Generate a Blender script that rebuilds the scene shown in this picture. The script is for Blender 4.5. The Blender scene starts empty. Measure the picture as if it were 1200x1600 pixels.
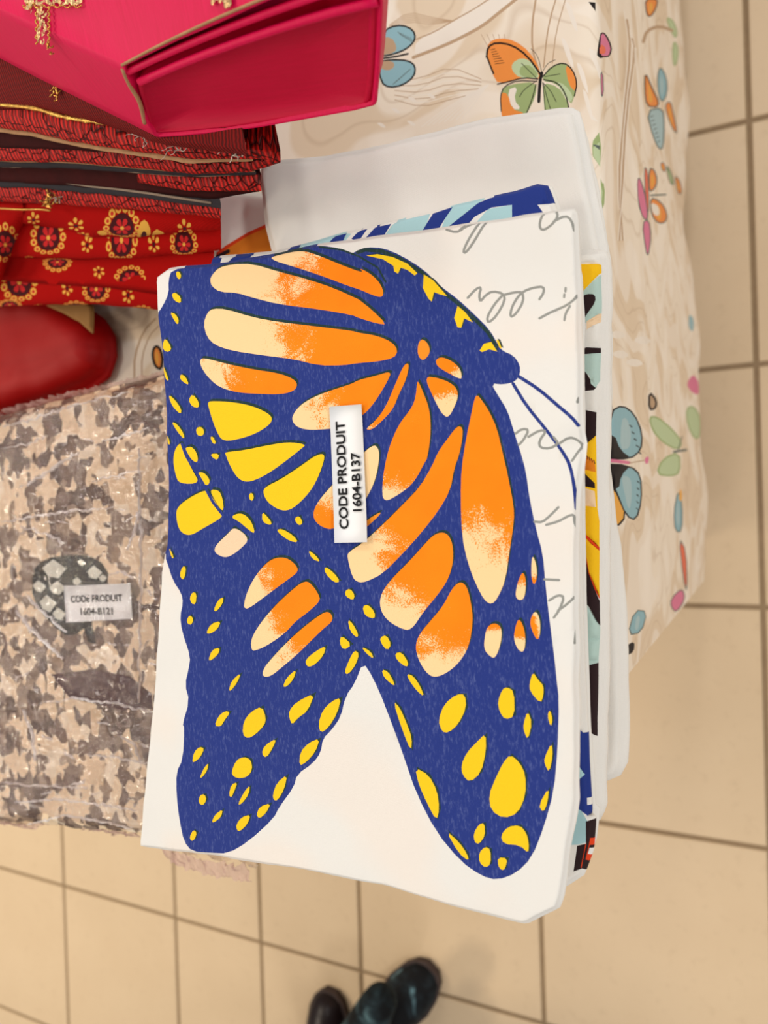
import bpy, math, random
import numpy as np
from mathutils import Vector, Matrix
from mathutils.geometry import delaunay_2d_cdt
from mathutils.noise import noise as pn
random.seed(7)
C = bpy.context.scene.collection
sc = bpy.context.scene

# ------------------------------------------------------------------ camera
F, H = 1150.0, 1.38                      # focal length in pixels (1200x1600), lens height in metres
d1 = Vector((-2300.0, 67.0, 1150.0)).normalized()      # world -X in camera (right, down, forward)
d2 = Vector((.042, 1.0, 0.0)); d2 = (d2 - d1 * d1.dot(d2)).normalized()   # world -Y
up = d1.cross(d2)
R = Matrix((-d1, -d2, up))               # rows: camera (right, down, fwd) -> world
cam = bpy.data.cameras.new('camera'); co = bpy.data.objects.new('camera', cam); C.objects.link(co)
cam.sensor_fit = 'VERTICAL'; cam.sensor_height = 36; cam.sensor_width = 27; cam.lens = 36 * F / 1600
M3 = R @ Matrix(((1, 0, 0), (0, -1, 0), (0, 0, -1)))
co.matrix_world = Matrix.Translation((0, 0, H)) @ M3.to_4x4()
cam.clip_start = .02
cam.dof.use_dof = True; cam.dof.focus_distance = .40; cam.dof.aperture_fstop = 7.5
sc.camera = co

# ------------------------------------------------------------------ world, lamps, exposure
w = bpy.data.worlds.new('shop_light'); sc.world = w; w.use_nodes = True
w.node_tree.nodes['Background'].inputs[0].default_value = (1.0, .965, .93, 1)
w.node_tree.nodes['Background'].inputs[1].default_value = .36
def area(name, loc, size, power, col=(1, .965, .92)):
    l = bpy.data.lights.new(name, 'AREA'); l.shape = 'RECTANGLE'; l.size, l.size_y = size; l.energy = power; l.color = col
    o = bpy.data.objects.new(name, l); o.location = loc; C.objects.link(o); return o
for x, y, p_, c_ in ((1.9, -.35, 25, (1, .965, .92)), (1.9, .65, 25, (1, .965, .92)), (-.6, -1.9, 9, (1, .965, .92)), (-2.6, -1.2, 30, (1, .87, .69)), (-2.6, .1, 28, (1, .87, .69)),
                   (-1.1, 2.0, 13, (1, .965, .92)), (.1, 2.0, 13, (1, .965, .92)), (-1.0, .5, 7, (1, .965, .92))):
    area('overhead_fill', (x, y, 2.7), (.25, .6), p_, c_)  # unseen area lights, added and split up for fill and film glints
sc.view_settings.view_transform = 'Standard'; sc.view_settings.look = 'None'
sc.view_settings.exposure = 0.0; sc.view_settings.gamma = 1.0; sc.view_settings.use_curve_mapping = False
sc.cycles.max_bounces = 8; sc.cycles.transparent_max_bounces = 12

# ------------------------------------------------------------------ helpers
def ray(px, py): return R @ Vector((px - 600.0, py - 800.0, F))
def P(px, py, D):                        # point of the photograph's pixel, D metres below the lens
    r = ray(px, py); k = D / -r.z
    return Vector((r.x * k, r.y * k, H - D))
def lin(c):
    f = lambda v: (v / 12.92 if v <= .04045 else ((v + .055) / 1.055) ** 2.4)
    return tuple(f(v / 255.0) for v in c) + (1.0,)
def link(o, parent=None):
    C.objects.link(o)
    if parent is not None:
        o.parent = parent; o.matrix_parent_inverse = Matrix.Translation(-parent.location)
    return o
def tag(o, label=None, cat=None, group=None, kind=None):
    for k, v in (('label', label), ('category', cat), ('group', group), ('kind', kind)):
        if v: o[k] = v
    return o
def empty(name, loc):
    o = bpy.data.objects.new(name, None); o.location = loc; o.empty_display_size = .02; return link(o)
def mesh(name, v, f, mats, parent=None, mi=None, smooth=True):
    m = bpy.data.meshes.new(name); m.from_pydata([tuple(p) for p in v], [], f); m.validate(); m.update()
    for a in (mats if isinstance(mats, (list, tuple)) else [mats]): m.materials.append(a)
    if mi is not None and len(mi) == len(m.polygons): m.polygons.foreach_set('material_index', mi)
    m.polygons.foreach_set('use_smooth', [smooth] * len(m.polygons))
    return link(bpy.data.objects.new(name, m), parent)

class N:                                 # tiny node-tree writer
    def __init__(s, name):
        s.m = bpy.data.materials.new(name); s.m.use_nodes = True; s.t = s.m.node_tree; s.b = s.t.nodes['Principled BSDF']
        s.co = s.t.nodes.new('ShaderNodeTexCoord').outputs['Object']
    def n(s, typ, ins=None, **kw):
        x = s.t.nodes.new('ShaderNode' + typ)
        for k, v in kw.items(): setattr(x, k, v)
        for k, v in (ins or {}).items():
            if hasattr(v, 'is_output') or isinstance(v, bpy.types.NodeSocket): s.t.links.new(v, x.inputs[k])
            else: x.inputs[k].default_value = v
        return x
    def noise(s, scale, detail=3, rough=.5, vec=None, dist=0):
        return s.n('TexNoise', {'Vector': vec or s.co, 'Scale': scale, 'Detail': detail, 'Roughness': rough, 'Distortion': dist}).outputs['Fac']
    def map(s, sc_, rot=(0, 0, 0)):
        return s.n('Mapping', {'Vector': s.co, 'Scale': sc_, 'Rotation': rot}).outputs[0]
    def ramp(s, fac, stops, interp='LINEAR'):
        r = s.n('ValToRGB', {'Fac': fac}); r.color_ramp.interpolation = interp
        e = r.color_ramp.elements
        while len(e) < len(stops): e.new(.5)
        for i, (p, c) in enumerate(stops): e[i].position = p; e[i].color = c
        return r.outputs[0]
    def mix(s, fac, a, b, mode='MIX'):
        x = s.n('Mix', None, data_type='RGBA', blend_type=mode)
        for i, v in ((0, fac), (6, a), (7, b)):
            if isinstance(v, bpy.types.NodeSocket): s.t.links.new(v, x.inputs[i])
            else: x.inputs[i].default_value = v
        return x.outputs[2]
    def math(s, op, a, b=0.0):
        x = s.n('Math', None, operation=op)
        for i, v in ((0, a), (1, b)):
            if isinstance(v, bpy.types.NodeSocket): s.t.links.new(v, x.inputs[i])
            else: x.inputs[i].default_value = v
        return x.outputs[0]
    def set(s, col=None, rough=.8, metal=0, bump=None, bs=.3, bd=.0005, sheen=0, spec=.2):
        if col is not None:
            if isinstance(col, bpy.types.NodeSocket): s.t.links.new(col, s.b.inputs['Base Color'])
            else: s.b.inputs['Base Color'].default_value = col
        s.b.inputs['Roughness'].default_value = rough; s.b.inputs['Metallic'].default_value = metal
        s.b.inputs['Sheen Weight'].default_value = sheen; s.b.inputs['Specular IOR Level'].default_value = spec
        if bump is not None:
            bn = s.n('Bump', {'Height': bump, 'Strength': bs, 'Distance': bd}); s.t.links.new(bn.outputs[0], s.b.inputs['Normal'])
        return s.m
    def weave(s, sc_=560.0):
        a = s.n('TexWave', {'Vector': s.co, 'Scale': sc_, 'Distortion': 1.5, 'Detail': 1.0}, bands_direction='X').outputs['Fac']
        b = s.n('TexWave', {'Vector': s.co, 'Scale': sc_, 'Distortion': 1.5, 'Detail': 1.0}, bands_direction='Y').outputs['Fac']
        return s.math('MULTIPLY', a, b)
def cotton(name, c, amt=.10, fuzz=0.0, tint=None, tamt=0.0, tscale=9, bs=.35):
    k = N(name); base = lin(c); dark = tuple(x * (1 - amt) for x in base[:3]) + (1,)
    wv = k.weave()
    col = k.mix(wv, dark, base)
    if fuzz:
        fz = k.noise(1.0, 4, .7, vec=k.map((900, 250, 900), (0, 0, .6)))
        f2 = k.ramp(fz, [(.52, (0, 0, 0, 1)), (.72, (1, 1, 1, 1))])
        col = k.mix(k.math('MULTIPLY', f2, fuzz), col, lin((150, 165, 215)))
    if tint:
        tn = k.ramp(k.noise(tscale, 1.5, .4), [(.48, (0, 0, 0, 1)), (.62, (1, 1, 1, 1))])
        col = k.mix(k.math('MULTIPLY', tn, tamt), col, lin(tint))
    return k.set(col, .9, 0, k.math('ADD', wv, k.noise(700, 3)), bs, .00025, .05, .15)
def orange_mat(name, o=(255, 146, 22), cr=(255, 216, 160)):
    k = N(name)
    a = k.n('Attribute', None, attribute_name='cream').outputs['Fac']
    n1 = k.noise(46, 5, .65, dist=.8); n2 = k.noise(1500, 2, .6)
    v = k.math('ADD', a, k.math('MULTIPLY', k.math('SUBTRACT', n1, .5), 1.7))
    v = k.math('ADD', v, k.math('MULTIPLY', k.math('SUBTRACT', n2, .5), 1.1))
    f = k.ramp(v, [(.44, (0, 0, 0, 1)), (.60, (1, 1, 1, 1))])
    ob = k.mix(k.noise(40, 2), lin(o), lin((255, 128, 14)))
    return k.set(k.mix(f, ob, lin(cr)), .9, 0, k.weave(), .3, .0002, .05, .15)

def ccw(p):
    a = sum(p[i][0] * p[(i + 1) % len(p)][1] - p[(i + 1) % len(p)][0] * p[i][1] for i in range(len(p)))
    return list(p) if a > 0 else list(p)[::-1]
def chaikin(p, n=1, closed=True):
    for _ in range(n):
        q = []
        L = len(p)
        for i in range(L if closed else L - 1):
            a, b = p[i], p[(i + 1) % L]
            q += [tuple(a[j] * .75 + b[j] * .25 for j in range(len(a))), tuple(a[j] * .25 + b[j] * .75 for j in range(len(a)))]
        if not closed: q = [p[0]] + q + [p[-1]]
        p = q
    return p
def stroke(pts, wd, mat, closed=False):   # ribbon of quads and round joints in pixel space -> list of (poly, mat)
    out = []; L = len(pts)
    for i in range(L if closed else L - 1):
        a, b = pts[i], pts[(i + 1) % L]
        dx, dy = b[0] - a[0], b[1] - a[1]; l = math.hypot(dx, dy)
        if l < .3: continue
        nx, ny = -dy / l * wd / 2, dx / l * wd / 2
        out.append(([(a[0] + nx, a[1] + ny), (b[0] + nx, b[1] + ny), (b[0] - nx, b[1] - ny), (a[0] - nx, a[1] - ny)], mat))
    for a in pts:
        out.append(([(a[0] + wd / 2 * math.cos(t * math.pi / 3 + .3), a[1] + wd / 2 * math.sin(t * math.pi / 3 + .3)) for t in range(6)], mat))
    return out
def cr(x0, y0, s): return lambda *pts: [(x0 + a / s, y0 + b / s) for a, b in pts]

def cdt(outline, polys, gpts):            # 2-D in mm; returns verts, tris, poly index per tri (-1 = ground)
    vs = []; fs = []
    for p in [ccw(outline)] + [ccw(q) for q in polys]:
        fs.append(list(range(len(vs), len(vs) + len(p)))); vs += [Vector((a, b)) for a, b in p]
    vs += [Vector(g) for g in gpts]
    v, e, f, ov, oe, of = delaunay_2d_cdt(vs, [], fs, 0, 1e-3, True)
    T = np.array([[t[0], t[1], t[2]] for t in f if len(t) == 3]); VA = np.array([(a[0], a[1]) for a in v])
    cx = VA[T].mean(1); order = np.full(len(T), -2)
    for i, p in enumerate([outline] + list(polys)):       # which print covers each triangle's centre: the last one wins
        p = np.array(p); lo, hi = p.min(0), p.max(0)
        k = np.nonzero((cx[:, 0] >= lo[0]) & (cx[:, 0] <= hi[0]) & (cx[:, 1] >= lo[1]) & (cx[:, 1] <= hi[1]))[0]
        if not len(k): continue
        x, y = cx[k, 0], cx[k, 1]; ins = np.zeros(len(k), bool)
        for a, b in zip(p, np.roll(p, -1, 0)):
            if a[1] == b[1]: continue
            ins ^= ((a[1] > y) != (b[1] > y)) & (x < (b[0] - a[0]) * (y - a[1]) / (b[1] - a[1]) + a[0])
        k = k[ins]
        if i == 0: order[k] = -1
        else: order[k[order[k] >= -1]] = i - 1
    ok = order >= -1
    tr = [list(map(int, t)) for t in T[ok]]; ix = [int(q) for q in order[ok]]
    return [(a[0], a[1]) for a in v], tr, ix
def boundary(tr):
    cnt = {}
    for t in tr:
        for i in range(len(t)): cnt[(t[i], t[(i + 1) % len(t)])] = 1
    nx = {a: b for (a, b) in cnt if (b, a) not in cnt}
    best = []
    seen = set()
    for s in list(nx):
        if s in seen: continue
        loop = []; c = s
        while c in nx and c not in seen: seen.add(c); loop.append(c); c = nx[c]
        if len(loop) > len(best): best = loop
    return best
def resample(p, d):
    out = []
    for i in range(len(p)):
        a, b = p[i], p[(i + 1) % len(p)]; l = math.hypot(b[0] - a[0], b[1] - a[1]); n = max(1, int(l / d))
        out += [(a[0] + (b[0] - a[0]) * j / n, a[1] + (b[1] - a[1]) * j / n) for j in range(n)]
    return out
def segdist(x, y, seg):
    ax, ay, bx, by = seg.T; dx, dy = bx - ax, by - ay
    t = np.clip(((x - ax) * dx + (y - ay) * dy) / (dx * dx + dy * dy + 1e-12), 0, 1)
    return float(np.min(np.hypot(ax + t * dx - x, ay + t * dy - y)))
def sheet(name, outline_px, D, th, mats, parent=None, polys=(), grid=6.0, amp=.001, rnd=.003, bulge=.003, seed=0.0, cream=None, hf=None, wob=.0006, rim=True):
    """a folded layer of cloth: top traced at D metres below the lens, rounded rim, underside"""
    w2 = [P(a, b, D) for a, b in outline_px]
    ol = resample([(p.x * 1000, p.y * 1000) for p in w2], 2.6 if polys else 5.0)
    ol = [(a + wob * 1000 * pn((a / 18, b / 18, seed)), b + wob * 1000 * pn((a / 18, b / 18, seed + 9))) for a, b in ol]
    pl = []
    for q, m in polys: pl.append([(P(a, b, D).x * 1000, P(a, b, D).y * 1000) for a, b in q])
    xs = [a for a, b in ol]; ys = [b for a, b in ol]
    g = []
    yy = min(ys)
    while yy < max(ys):
        xx = min(xs)
        while xx < max(xs): g.append((xx + random.uniform(-.2, .2) * grid, yy + random.uniform(-.2, .2) * grid)); xx += grid
        yy += grid
    oc = ccw(ol); L0_ = len(oc)
    if rnd > 0:                           # rings of vertices that carry the rounding of the rim
        so = np.array([(oc[i][0], oc[i][1], oc[(i + 1) % L0_][0], oc[(i + 1) % L0_][1]) for i in range(L0_)])
        g = [q for q in g if segdist(q[0], q[1], so) > rnd * 1000 * 1.25]
        for fr in (.08, .25, .5, .8, 1.1):
            for i in range(L0_):
                a, b = oc[i - 1], oc[(i + 1) % L0_]; dx, dy = b[0] - a[0], b[1] - a[1]; l = math.hypot(dx, dy) + 1e-9
                d_ = fr * rnd * 1000; q = (oc[i][0] - dy / l * d_, oc[i][1] + dx / l * d_)
                if segdist(q[0], q[1], so) > d_ * .8: g.append(q)
    v, tr, ix = cdt(ol, pl, g)
    seg = np.array([(ol[i][0], ol[i][1], ol[(i + 1) % len(ol)][0], ol[(i + 1) % len(ol)][1]) for i in range(len(ol))]) / 1000
    z0 = H - D; V = []
    for a, b in v:
        x, y = a / 1000, b / 1000
        z = z0 + amp * pn((x * 14, y * 14, seed)) + amp * .5 * pn((x * 42, y * 36, seed + 3))
        if hf: z += hf(x, y)
        if rnd > 0:
            d = segdist(x, y, seg)
            if d < rnd: z -= rnd - math.sqrt(max(0, rnd * rnd - (rnd - d) ** 2))
        V.append([x, y, z])
    used = sorted({i for t in tr for i in t}); rm = {o: i for i, o in enumerate(used)}
    V = [V[i] for i in used]; tr = [[rm[i] for i in t] for t in tr]
    lp = boundary(tr); nb = len(lp)
    mi = [0 if i < 0 else polys[i][1] for i in ix]
    prev = lp; steps = 5; L = len(lp)
    faces = list(tr)
    zb = z0 - th
    nrm = []
    for i in range(L):
        a, b = V[lp[i - 1]], V[lp[(i + 1) % L]]; dx, dy = b[0] - a[0], b[1] - a[1]; l = math.hypot(dx, dy) + 1e-9
        nrm.append((dy / l, -dx / l))
    sm = [(sum(nrm[(i + k) % L][0] for k in (-1, 0, 1)) / 3, sum(nrm[(i + k) % L][1] for k in (-1, 0, 1)) / 3) for i in range(L)]
    for s in range(1, steps + 1):
        t = s / steps; cur = []
        for i in range(L):
            p = V[lp[i]]; o = bulge * math.sin(math.pi * min(1, t * 1.0)) ** .7 * (1 + .25 * pn((p[0] * 40, p[1] * 40, seed)))
            V.append([p[0] + sm[i][0] * o, p[1] + sm[i][1] * o, p[2] + (zb - p[2]) * t]); cur.append(len(V) - 1)
        for i in range(L):
            j = (i + 1) % L; faces.append([prev[j], prev[i], cur[i], cur[j]]); 
            k = mi_of_edge(tr, mi, lp, i) if s <= 3 and polys and rim and (rim is True or V[lp[i]][0] < rim) else 0
            mi.append(k)
        prev = cur
    faces.append(prev[::-1]); mi.append(0)
    o = mesh(name, V, faces, mats, parent, mi)
    if cream:
        at = o.data.attributes.new('cream', 'FLOAT', 'POINT')
        val = np.zeros(len(V), dtype=np.float32)
        for t, i in zip(tr, ix):
            if i >= 0 and i in cream:
                a, b = cream[i]
                for q in t:
                    x, y = V[q][0], V[q][1]
                    dx, dy = b[0] - a[0], b[1] - a[1]; l2 = dx * dx + dy * dy
                    val[q] = 1 - min(1, max(0, ((x - a[0]) * dx + (y - a[1]) * dy) / l2))
        at.data.foreach_set('value', val)
    return o
_ec = {}
def mi_of_edge(tr, mi, lp, i):
    key = id(tr)
    if _ec.get('k') != key:
        _ec.clear(); _ec['k'] = key
        for t, m in zip(tr, mi):
            for a in range(len(t)): _ec[(t[a], t[(a + 1) % len(t)])] = m
    return _ec.get((lp[i], lp[(i + 1) % len(lp)]), 0)
def tube(name, pts, r, mat, parent=None, n=6, flat=1.0):
    V = []; Fc = []
    for i, p in enumerate(pts):
        p = Vector(p); a = Vector(pts[max(0, i - 1)]); b = Vector(pts[min(len(pts) - 1, i + 1)])
        d = (b - a).normalized(); s = d.cross(Vector((0, 0, 1)))
        s = s.normalized() if s.length > 1e-4 else Vector((1, 0, 0)); u = s.cross(d)
        rr = r[i] if isinstance(r, (list, tuple)) else r
        for k in range(n):
            t = 2 * math.pi * k / n; V.append(p + s * rr * math.cos(t) + u * rr * flat * math.sin(t))
    for i in range(len(pts) - 1):
        for k in range(n):
            a, b = i * n + k, i * n + (k + 1) % n; Fc.append([a, b, b + n, a + n])
    Fc.append(list(range(n))[::-1]); Fc.append([len(V) - n + k for k in range(n)])
    return mesh(name, V, Fc, mat, parent)
def interp(pl, x):
    if x <= pl[0][0]:
        (a, b), (c, d) = pl[0], pl[1]
    elif x >= pl[-1][0]:
        (a, b), (c, d) = pl[-2], pl[-1]
    else:
        for (a, b), (c, d) in zip(pl, pl[1:]):
            if a <= x <= c: break
    return b + (d - b) * (x - a) / (c - a)
def band(name, top, bot, Dt, Db, x0, x1, mat, parent=None, bulge=.004, depth=.13, n=70, seed=0.0, polys=(), mats=None, jit=.0006):
    """the folded front edge of a cloth seen edge-on, with its top and underside running back"""
    V = []; Fc = []; m = 9
    for i in range(n + 1):
        x = x0 + (x1 - x0) * i / n
        a = P(x, interp(top, x), Dt); b = P(x, interp(bot, x), Db)
        b.z = min(b.z, a.z - .0008)
        V.append(a + Vector((-.02, depth, -.0015))); V.append(a + Vector((-.004, .02, .0)))
        for k in range(m):
            t = k / (m - 1); o = bulge * math.sin(math.pi * t) ** .8
            q = a.lerp(b, t); j = jit * pn((x * .05, t * 2, seed))
            V.append(q + Vector((0, -o + j, j * .5)))
        V.append(b + Vector((-.004, .02, 0))); V.append(b + Vector((-.02, depth, .0015)))
    s = m + 4
    for i in range(n):
        for k in range(s - 1): Fc.append([i * s + k, i * s + k + 1, (i + 1) * s + k + 1, (i + 1) * s + k])
        Fc.append([i * s + s - 1, i * s, (i + 1) * s, (i + 1) * s + s - 1])
    Fc.append(list(range(s))); Fc.append([n * s + k for k in range(s)][::-1])
    return mesh(name, V, Fc, mat, parent)

# ------------------------------------------------------------------ floor: grout bed and single tiles
k = N('grout'); grout = k.set(k.mix(k.noise(60, 3), lin((140, 118, 92)), lin((160, 136, 106))), .85, 0, k.noise(300), .3)
k = N('beige_tile')
tc = k.mix(k.noise(5, 4, .6), lin((214, 187, 151)), lin((226, 201, 166)))
tc = k.mix(k.math('MULTIPLY', k.ramp(k.noise(38, 4, .7), [(.55, (0, 0, 0, 1)), (.8, (1, 1, 1, 1))]), .3), tc, lin((182, 152, 116)))
tile_m = k.set(tc, .42, 0, k.noise(160, 3), .12, .0004, 0, .45)
floor = mesh('floor', [(-5.2, -3.6, -.0035), (3.2, -3.6, -.0035), (3.2, 3.2, -.0035), (-5.2, 3.2, -.0035)], [[0, 1, 2, 3]], grout)
tag(floor, kind='structure')
xs = [.012 + .398 * i for i in range(8, -1, -1)] + [-.382, -.78, -1.044, -1.303, -1.698] + [-1.698 - .398 * i for i in range(1, 9)]
xs.sort(); ys = [-.186 - .406 * 8 + .406 * i for i in range(17)]
tmesh = {}
def tile_mesh(wd, ht):
    key = (round(wd, 3), round(ht, 3))
    if key in tmesh: return tmesh[key]
    a, b, c = wd / 2 - .0042, ht / 2 - .0042, .002
    V = []; Fc = []
    for (x, y, z) in ((a, b, -.0034), (a, b, -.0015), (a - c, b - c, 0)):
        V += [(-x, -y, z), (x, -y, z), (x, y, z), (-x, y, z)]
    for r_ in (0, 4):
        for q in range(4): Fc.append([r_ + q, r_ + (q + 1) % 4, r_ + 4 + (q + 1) % 4, r_ + 4 + q])
    Fc.append([8, 9, 10, 11])
    m = bpy.data.meshes.new('tile'); m.from_pydata(V, [], Fc); m.materials.append(tile_m); tmesh[key] = m; return m
for i in range(len(xs) - 1):
    for j in range(len(ys) - 1):
        wd, ht = xs[i + 1] - xs[i], ys[j + 1] - ys[j]
        o = bpy.data.objects.new('tile', tile_mesh(wd, ht)); o.location = ((xs[i] + xs[i + 1]) / 2, (ys[j] + ys[j + 1]) / 2, random.uniform(-.0004, .0003)); link(o, floor)

# ------------------------------------------------------------------ table under the cloth
XE, YE, ZT, LD = -.0836, -.125, .87, .70
k = N('table_wood'); tw = k.set(k.mix(k.noise(1, 4, .6, vec=k.map((2, 30, 30))), lin((150, 110, 70)), lin((190, 150, 105))), .6)
def box(name, lo, hi, mat, parent, b=.003):
    x0, y0, z0 = lo; x1, y1, z1 = hi; V = []
    for z, ins in ((z0, b), (z0 + b, 0), (z1 - b, 0), (z1, b)):
        V += [(x0 + ins, y0 + ins, z), (x1 - ins, y0 + ins, z), (x1 - ins, y1 - ins, z), (x0 + ins, y1 - ins, z)]
    Fc = [[3, 2, 1, 0], [12, 13, 14, 15]]
    for r_ in (0, 4, 8):
        for q in range(4): Fc.append([r_ + q, r_ + (q + 1) % 4, r_ + 4 + (q + 1) % 4, r_ + 4 + q])
    return mesh(name, V, Fc, mat, parent, smooth=False)
tb = tag(empty('market_table', (-.7, .5, 0)), 'long wooden display table hidden under the beige butterfly tablecloth', 'table')
box('tabletop', (-1.5, YE + .004, ZT - .03), (XE - .004, 1.25, ZT - .003), tw, tb)
for lx in (-1.46, XE - .07):
    for ly in (YE + .04, 1.18): box('leg', (lx, ly, 0), (lx + .045, ly + .045, ZT - .03), tw, tb)

# ------------------------------------------------------------------ tablecloth: one cloth, printed, falling over the edge
def flare(V): return interp([(-.125, .016), (-.05, .019), (.17, .021), (.3, .012), (.42, .007), (.75, .012), (1.3, .012)], V)
def drape(U, V):                          # fabric coordinates -> world
    s = U - XE; r_ = .010
    e = max(0, min(1, (V - YE) / .08))
    if s <= -r_ : return Vector((U, V, ZT + .0006 * pn((U * 9, V * 9, 1)) * min(1, -s / .02)))
    if s < r_:
        t = (s + r_) / (2 * r_) * math.pi / 2
        return Vector((XE - r_ + r_ * math.sin(t) * 1.0, V, ZT - r_ + r_ * math.cos(t)))
    dd = s - .002
    x = XE + flare(V) * (dd / LD) + e * (.0045 * (dd / LD) * math.sin(V * 21 + .6 + 2 * dd) + .0022 * math.exp(-((dd - .15) / .012) ** 2) + .0015 * (dd / LD) * math.sin(V * 55 + 1))
    return Vector((x, V, ZT - .0005 - dd))
def uvp(px, py):                          # pixel -> fabric coordinates on that surface
    q = P(px, py, H - ZT)
    if q.x < XE - .004: return (q.x * 1000, q.y * 1000)
    lo, hi = .0, 1.1                      # march down the drop until the ray meets it
    D = .515; r = P(px, py, 1.0)
    while D < 1.25:
        xx, yy = r.x * D, r.y * D
        if drape(XE + (D - .51) + .002, yy).x <= xx + 1e-5 and D > .52: D += .0; 
        if xx >= drape(XE + (D - .51) + .002, yy).x - 0.0 and D < 1.25:
            D += .003; continue
        break
    return ((XE + min(D - .51, LD)) * 1000, yy * 1000)
# in the photo a ray to the right of the edge meets the drop where |x| shrinks to the cloth's
def uvp(px, py):
    q = P(px, py, H - ZT)
    if q.x < XE - .004: return (q.x * 1000, q.y * 1000)
    r = P(px, py, 1.0); D = .51
    while D < 1.21:
        if r.x * D <= drape(XE + (D - .51) + .011 if D - .51 < .011 else XE + (D - .51) + .002, r.y * D).x: break
        D += .002
    return ((XE + max(.002, D - .51 + .002)) * 1000, r.y * D * 1000)

# colours of the printed cloth; index 0 is the ground
k = N('cloth_beige')
mp = k.n('Mapping', {'Vector': k.n('UVMap').outputs[0], 'Scale': (1, 1, 1)}).outputs[0]
nz = k.n('TexNoise', {'Vector': mp, 'Scale': 9.0, 'Detail': 1.5, 'Distortion': .3})
vv = k.n('Mix', None, data_type='VECTOR'); vv.inputs[0].default_value = .16
k.t.links.new(mp, vv.inputs[4]); k.t.links.new(nz.outputs['Color'], vv.inputs[5])
sw = k.n('TexWave', {'Vector': vv.outputs[1], 'Scale': 5.5, 'Distortion': 7.0, 'Detail': 1.0, 'Detail Scale': .8}, wave_type='RINGS').outputs['Fac']
bl = k.n('TexNoise', {'Vector': vv.outputs[1], 'Scale': 13.0, 'Detail': 1.0}).outputs['Fac']
g0 = k.mix(k.ramp(bl, [(.46, (0, 0, 0, 1)), (.52, (1, 1, 1, 1))]), lin((229, 208, 181)), lin((242, 228, 209)))
g1 = k.mix(k.math('MULTIPLY', k.ramp(sw, [(.70, (0, 0, 0, 1)), (.80, (1, 1, 1, 1)), (.86, (0, 0, 0, 1))]), .34), g0, lin((190, 160, 128)))
g2 = k.mix(k.math('MULTIPLY', k.ramp(sw, [(.2, (1, 1, 1, 1)), (.34, (0, 0, 0, 1))]), .6), g1, lin((247, 236, 222)))
wv = k.weave(420)
m_ground = k.set(g2, .88, 0, wv, .25, .0003, .05, .15)
def pr(name, c): return cotton('print_' + name, c, .06)
TC = [m_ground, pr('orange', (245, 150, 72)), pr('sage', (164, 182, 124)), pr('black', (38, 32, 32)), pr('blue', (150, 190, 200)),
      pr('pink', (228, 128, 160)), pr('brown', (196, 164, 132)), pr('cream', (247, 236, 222)), pr('pale_green', (196, 212, 168)),
      pr('amber', (244, 178, 78)), pr('grey', (98, 108, 104)), pr('coral', (242, 120, 88)), pr('steel', (176, 202, 206))]
OR, SG, BK, BL, PK, BR, CM, PG, AM, GR, CO_, ST = range(1, 13)
tp = []
Z = cr(560, 0, 3.3333)
def wing(f, pts, col, out=BK, wd=1.6, sm=1):
    p = chaikin(f(*pts), sm); tp.append((p, col)); cx_ = sum(a for a, b in p) / len(p); cy_ = sum(b for a, b in p) / len(p)
    pale = {OR: AM, BL: ST, SG: PG}.get(col)
    if pale and f is not Z: tp.append(([(cx_ + (a - cx_) * .3 - .6, cy_ + (b - cy_) * .6 + 1) for a, b in p], pale))
    if out: tp.extend(stroke(p, wd * 1.35, out, True))
def ln(f, pts, col=BK, wd=1.5, sm=1): tp.extend(stroke(chaikin(f(*pts), sm, False), wd, col))
# branch and stems of the scrollwork
tp.append((chaikin(Z((300, 205), (500, 105), (690, -20), (840, -20), (650, 140), (450, 240), (290, 300)), 1), CM))
ln(Z, [(300, 205), (400, 165), (500, 105), (600, 50), (690, -10)], BR, 2.2)
ln(Z, [(285, 300), (450, 238), (560, 185), (650, 135), (730, 70), (830, -10)], BR, 5.0)
ln(Z, [(940, 370), (905, 260), (905, 120), (925, -10)], BR, 3)
ln(Z, [(965, 350), (980, 200), (1000, 90), (1030, -10)], BR, 2.2)
ln(Z, [(1010, 330), (1030, 160), (1080, -10)], BR, 1.6)
for q in range(9):
    a = q * 24
    ln(Z, [(190, 520 - a * .5), (330, 560 - a * .8), (480, 520 - a * .9), (640, 480 - a * .35)], CM if q % 2 else BR, 1.2)
for q in range(8): ln(Z, [(330 + q * 30, 660 - q * 6), (420 + q * 26, 590 - q * 6), (560 + q * 10, 500), (680, 440)], CM, 1.5)
for q in range(6): ln(Z, [(160, 130 + q * 6), (260, 60 + q * 10), (380, 90 + q * 8), (500, 110)], BR, 1.0)
for q in range(5): ln(Z, [(640 + q * 30, 180), (690 + q * 22, 270), (760 + q * 12, 340)], BR, .9)
for (a, b) in ((380, 500), (280, 515), (195, 575), (275, 640), (120, 650)): tp.append((chaikin(Z((a - 28, b - 12), (a + 5, b - 10), (a + 26, b + 14), (a + 4, b + 16)), 1), CM))
for (a, b) in ((1100, 60), (1160, 380), (1190, 520), (1080, 250), (1230, 300)): tp.append((chaikin(Z((a - 30, b - 60), (a + 5, b - 40), (a + 50, b + 110), (a + 20, b + 90)), 1), CM))
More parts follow.
